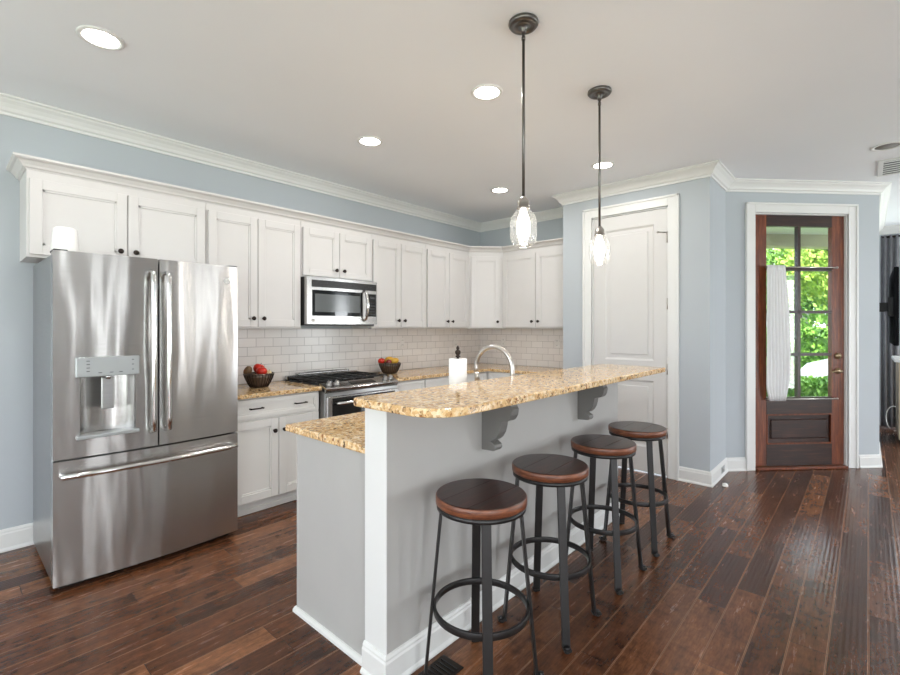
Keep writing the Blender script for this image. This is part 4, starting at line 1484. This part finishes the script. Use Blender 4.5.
for i in range(12):
    x = -0.11 + i * 0.019
    B().box(x, x + 0.006, -0.042, 0.042, 0.005, 0.0075).build('slat', M['gunmetal'], t)

# ------------------------------------------------------------------ living room beyond
def drape(name, label, p, q, z0, z1, folds, amp, m):
    p, q = Vector(p), Vector(q)
    d = (q - p).normalized()
    nn = Vector((-d.y, d.x))
    bb = B()
    NX_, NZ_ = folds * 8, 16
    gr = []
    for j in range(NZ_ + 1):
        v = j / NZ_
        row = []
        for i in range(NX_ + 1):
            u = i / NX_
            o_ = amp * math.sin(u * folds * 2 * PI + 0.5 * math.sin(v * 5)) * (0.7 + 0.3 * v)
            xy = p + (q - p) * u + nn * o_
            row.append(bb.bm.verts.new((xy.x, xy.y, z1 + (z0 - z1) * v)))
        gr.append(row)
    for j in range(NZ_):
        for i in range(NX_):
            f = bb.bm.faces.new((gr[j][i], gr[j][i + 1], gr[j + 1][i + 1], gr[j + 1][i]))
            f.smooth = True
    o_ = bb.build(name, m)
    md_ = o_.modifiers.new('solid', 'SOLIDIFY')
    md_.thickness = 0.004
    return tag(o_, label, 'curtain')


drape('curtain', 'long dark grey curtain in the far living room corner', (8.58, YLV - 0.045), (8.58, YLV - 0.22), 0.02, 2.60, 3, 0.022, M['drape'])
t = thing('curtain_rod', 'dark curtain rod above the far living room window', 'curtain rod', (8.58, -1.0, 2.575))
B().cyl((0, -0.95, 0), (0, 0.86, 0), 0.012, n=12).build('rod', M['bronze'], t)
for y in (-0.9, 0.83):
    B().cyl((0, y, 0), (XL - 8.58 - 0.001, y, 0), 0.008, n=8).build('bracket', M['bronze'], t)
tv = thing('television', 'black flat television hung on the living room side wall', 'television', (7.53, -0.22, 1.58))
B().box(-0.72, 0.72, -0.02, 0.02, -0.42, 0.42, 0.006).build('housing', M['tvmatte'], tv)
B().box(-0.708, 0.708, -0.0215, -0.0195, -0.408, 0.408).build('screen', M['tvmatte'], tv)
B().box(-0.62, -0.36, 0.02, 0.06, -0.1, 0.1).box(-0.55, -0.45, 0.06, 0.22 + YLV - 0.001, -0.05, 0.05).build('wall_mount', M['iron'], tv)
fp = thing('media_cabinet', 'pale topped cabinet below the television at the right edge', 'cabinet', (7.9, -0.59, 0))
B().box(-0.52, 0.33, -0.42, 0.37, 0.955, 0.995, 0.006).build('top', M['trim'], fp)
B().box(-0.47, 0.30, -0.38, 0.33, 0.06, 0.955, 0.004).build('body', M['brick'], fp)
for y in (-0.345, -0.02):
    B().box(-0.478, -0.4695, y, y + 0.30, 0.10, 0.92, 0.002).build('door', M['black'], fp)
B().box(-0.44, 0.28, -0.35, 0.30, 0.001, 0.06).build('plinth', M['black'], fp)
cbl = B()
pp = []
for i in range(26):
    a = R(-60 + 330 * i / 25)
    pp.append((8.36 + 0.06 * math.cos(a), YLV - 0.17 + 0.075 * math.cos(a), 0.17 + 0.16 * math.sin(a)))
cbl.tube(pp, 0.006, 8)
tag(cbl.build('cable', M['white']), 'loop of white cable hanging low in front of the grey curtain', 'cable')

# ------------------------------------------------------------------ outside the entry door
struct('trim_10', B().box(-60, 80, -60, 80, -0.32, -0.3), M['ground'])
porch = B()
porch.box(-0.9, 2.6, 0.16, 2.6, -0.29, -0.02)
struct('trim_11', porch, M['walk'], loc=(EA.x, EA.y, 0), rotz=EANG)
pc_ = B()
pc_.box(-1.6, 3.4, 0.16, 2.5, 2.95, 3.05)
pc_.box(-1.6, 3.4, 2.3, 2.5, 2.56, 2.95)
struct('trim_12', pc_, M['porch'], loc=(EA.x, EA.y, 0), rotz=EANG)


def leaves(bb, c, rad, n, size, sc=(1, 1, 1)):
    for i in range(n):
        while True:
            p = Vector((random.uniform(-1, 1), random.uniform(-1, 1), random.uniform(-1, 1)))
            if 0.35 < p.length < 1:
                break
        p = p.normalized() * (0.55 + 0.45 * random.random())
        p = Vector((p.x * rad * sc[0], p.y * rad * sc[1], p.z * rad * sc[2])) + Vector(c)
        s_ = size * random.uniform(0.6, 1.3)
        a = Vector((random.gauss(0, 1), random.gauss(0, 1), random.gauss(0, 1))).normalized()
        u = a.orthogonal().normalized() * s_
        w_ = a.cross(u).normalized() * s_ * 0.55
        vs_ = [bb.bm.verts.new(p + q) for q in (-u, w_, u, -w_)]
        bb.bm.faces.new(vs_)


def out_pt(px, d):
    """ground point seen behind image column px at camera depth d"""
    k = (px - 450) / 463.0
    th = R(42.1)
    return Vector((d * (math.cos(th) + k * math.sin(th)), d * (math.sin(th) - k * math.cos(th))))


def tree(label, p, h, r, n, size, m, m2=None, trunk=0.12):
    t = thing('tree', label, 'tree', (p.x, p.y, -0.3), 0, 'trees beyond the entry door')
    B().tube([(0, 0, 0), (0.05, 0.02, h * 0.3), (0.0, 0.05, h * 0.6), (0.05, 0, h * 0.8)], [trunk, trunk * 0.8, trunk * 0.6, trunk * 0.3], 10).tube([(0.03, 0.02, h * 0.4), (r * 0.4, 0.1, h * 0.62)], [trunk * 0.4, trunk * 0.2], 8).tube([(0.03, 0.02, h * 0.42), (-r * 0.4, -0.2, h * 0.65)], [trunk * 0.4, trunk * 0.2], 8).build('trunk', M['bark'], t)
    bb = B()
    for k in range(9):
        a = 2 * PI * k / 9
        leaves(bb, (r * 0.5 * math.cos(a), r * 0.5 * math.sin(a), h * (0.46 + 0.32 * random.random())), r * 0.55, n // 10, size)
    leaves(bb, (0, 0, h * 0.85), r * 0.6, n // 5, size)
    bb.build('crown', m, t)
    return t


tree('yellow green tree at the upper right of the entry door glass', out_pt(838, 14.5), 5.6, 1.7, 4200, 0.10, M['leafy'])
tree('bright green tree in the middle of the entry door glass', out_pt(800, 18.0), 5.6, 2.2, 5200, 0.11, M['leafa'])
tree('deep green tree standing behind the bright green one', out_pt(830, 24), 7.0, 3.0, 5200, 0.16, M['leafb'], trunk=0.2)


def hedge(label, a, c, w_, h_, n, size, m):
    t = thing('hedge', label, 'hedge', (a.x, a.y, -0.3), math.atan2(c.y - a.y, c.x - a.x), 'clipped hedges outside')
    L = (c - a).length
    core = B().box(0, L, -w_ / 2 * 0.75, w_ / 2 * 0.75, 0, h_ * 0.88)
    for i in range(n):
        x = random.uniform(-0.05, L + 0.05)
        f = random.random()
        if f < 0.5:
            p = Vector((x, random.uniform(-w_ / 2, w_ / 2), h_ * random.uniform(0.9, 1.06)))
        else:
            p = Vector((x, random.choice((-1, 1)) * w_ / 2 * random.uniform(0.8, 1.1), h_ * random.uniform(0, 1)))
        leaves(core, p, size * 0.5, 1, size)
    core.build('foliage', m, t)
    return t


hedge('low bright clipped hedge nearest the entry door', out_pt(740, 8.6), out_pt(860, 8.6), 0.7, 0.66, 3600, 0.05, M['hedge'])
hedge('taller bright hedge beyond the parked car', out_pt(740, 13.2), out_pt(890, 13.2), 0.9, 1.55, 4600, 0.08, M['hedge'])

# parked car
cp0 = out_pt(912, 10.8)
car = thing('parked_car', 'silver white parked car seen low through the entry door', 'car', (cp0.x, cp0.y, -0.3), R(-48))
secs = [(-2.15, 0.45, 0.62, 0.70), (-1.9, 0.30, 0.78, 0.80), (-1.2, 0.25, 0.92, 0.86), (-0.3, 0.25, 0.95, 0.88), (0.8, 0.25, 0.94, 0.88), (1.6, 0.27, 0.90, 0.84), (2.1, 0.40, 0.75, 0.74)]
cbm = B()
rows_ = []
for x, zb_, zt_, hw_ in secs:
    rows_.append([cbm.bm.verts.new(p) for p in ((x, -hw_ * 0.92, zb_), (x, -hw_, (zb_ + zt_) / 2), (x, -hw_ * 0.9, zt_), (x, hw_ * 0.9, zt_), (x, hw_, (zb_ + zt_) / 2), (x, hw_ * 0.92, zb_))])
for a, c_ in zip(rows_, rows_[1:]):
    for j in range(6):
        f = cbm.bm.faces.new((a[j], a[(j + 1) % 6], c_[(j + 1) % 6], c_[j]))
        f.smooth = False
cbm.bm.faces.new(rows_[0])
cbm.bm.faces.new(rows_[-1])
cbm.build('body', M['carpaint'], car, bevel=0.03)
cab = B()
lo = [cab.bm.verts.new(p) for p in ((-1.1, -0.78, 0.93), (1.5, -0.78, 0.93), (1.5, 0.78, 0.93), (-1.1, 0.78, 0.93))]
hi = [cab.bm.verts.new(p) for p in ((-0.4, -0.6, 1.40), (0.95, -0.6, 1.40), (0.95, 0.6, 1.40), (-0.4, 0.6, 1.40))]
cab.bm.faces.new(lo)
cab.bm.faces.new(hi)
for i in range(4):
    cab.bm.faces.new((lo[i], lo[(i + 1) % 4], hi[(i + 1) % 4], hi[i]))
cab.build('windows', M['blackglass'], car)
B().box(-0.42, 0.97, -0.62, 0.62, 1.39, 1.44, 0.02).build('roof', M['carpaint'], car)
for x in (-1.35, 1.35):
    for y in (-0.80, 0.80):
        B().cyl((x, y - 0.1, 0.32), (x, y + 0.1, 0.32), 0.32, n=24).build('wheel', M['rubber'], car)

hp0 = out_pt(752, 34)
hs = thing('neighbour_house', 'pale house with grey roof across the street, left in the door glass', 'house', (hp0.x, hp0.y, -0.3), R(-47.9))
B().box(-5, 4.5, 0, 6, 0, 4.6).build('wall', M['housewall'], hs)
B().prism([(-0.6, 4.6), (3.0, 6.6), (6.6, 4.6), (6.6, 4.45), (-0.6, 4.45)], -5.4, 4.9, 'x').build('roof', M['roof'], hs)
for x in (-3.6, -1.6, 0.6, 2.2):
    for z in (0.7, 2.9):
        f = B().box(x - 0.5, x + 0.5, -0.04, 0.0, z, z + 1.4).build('window', M['trim'], hs)
        B().box(x - 0.43, x + 0.43, -0.05, -0.04, z + 0.07, z + 1.33).build('pane', M['blackglass'], f)
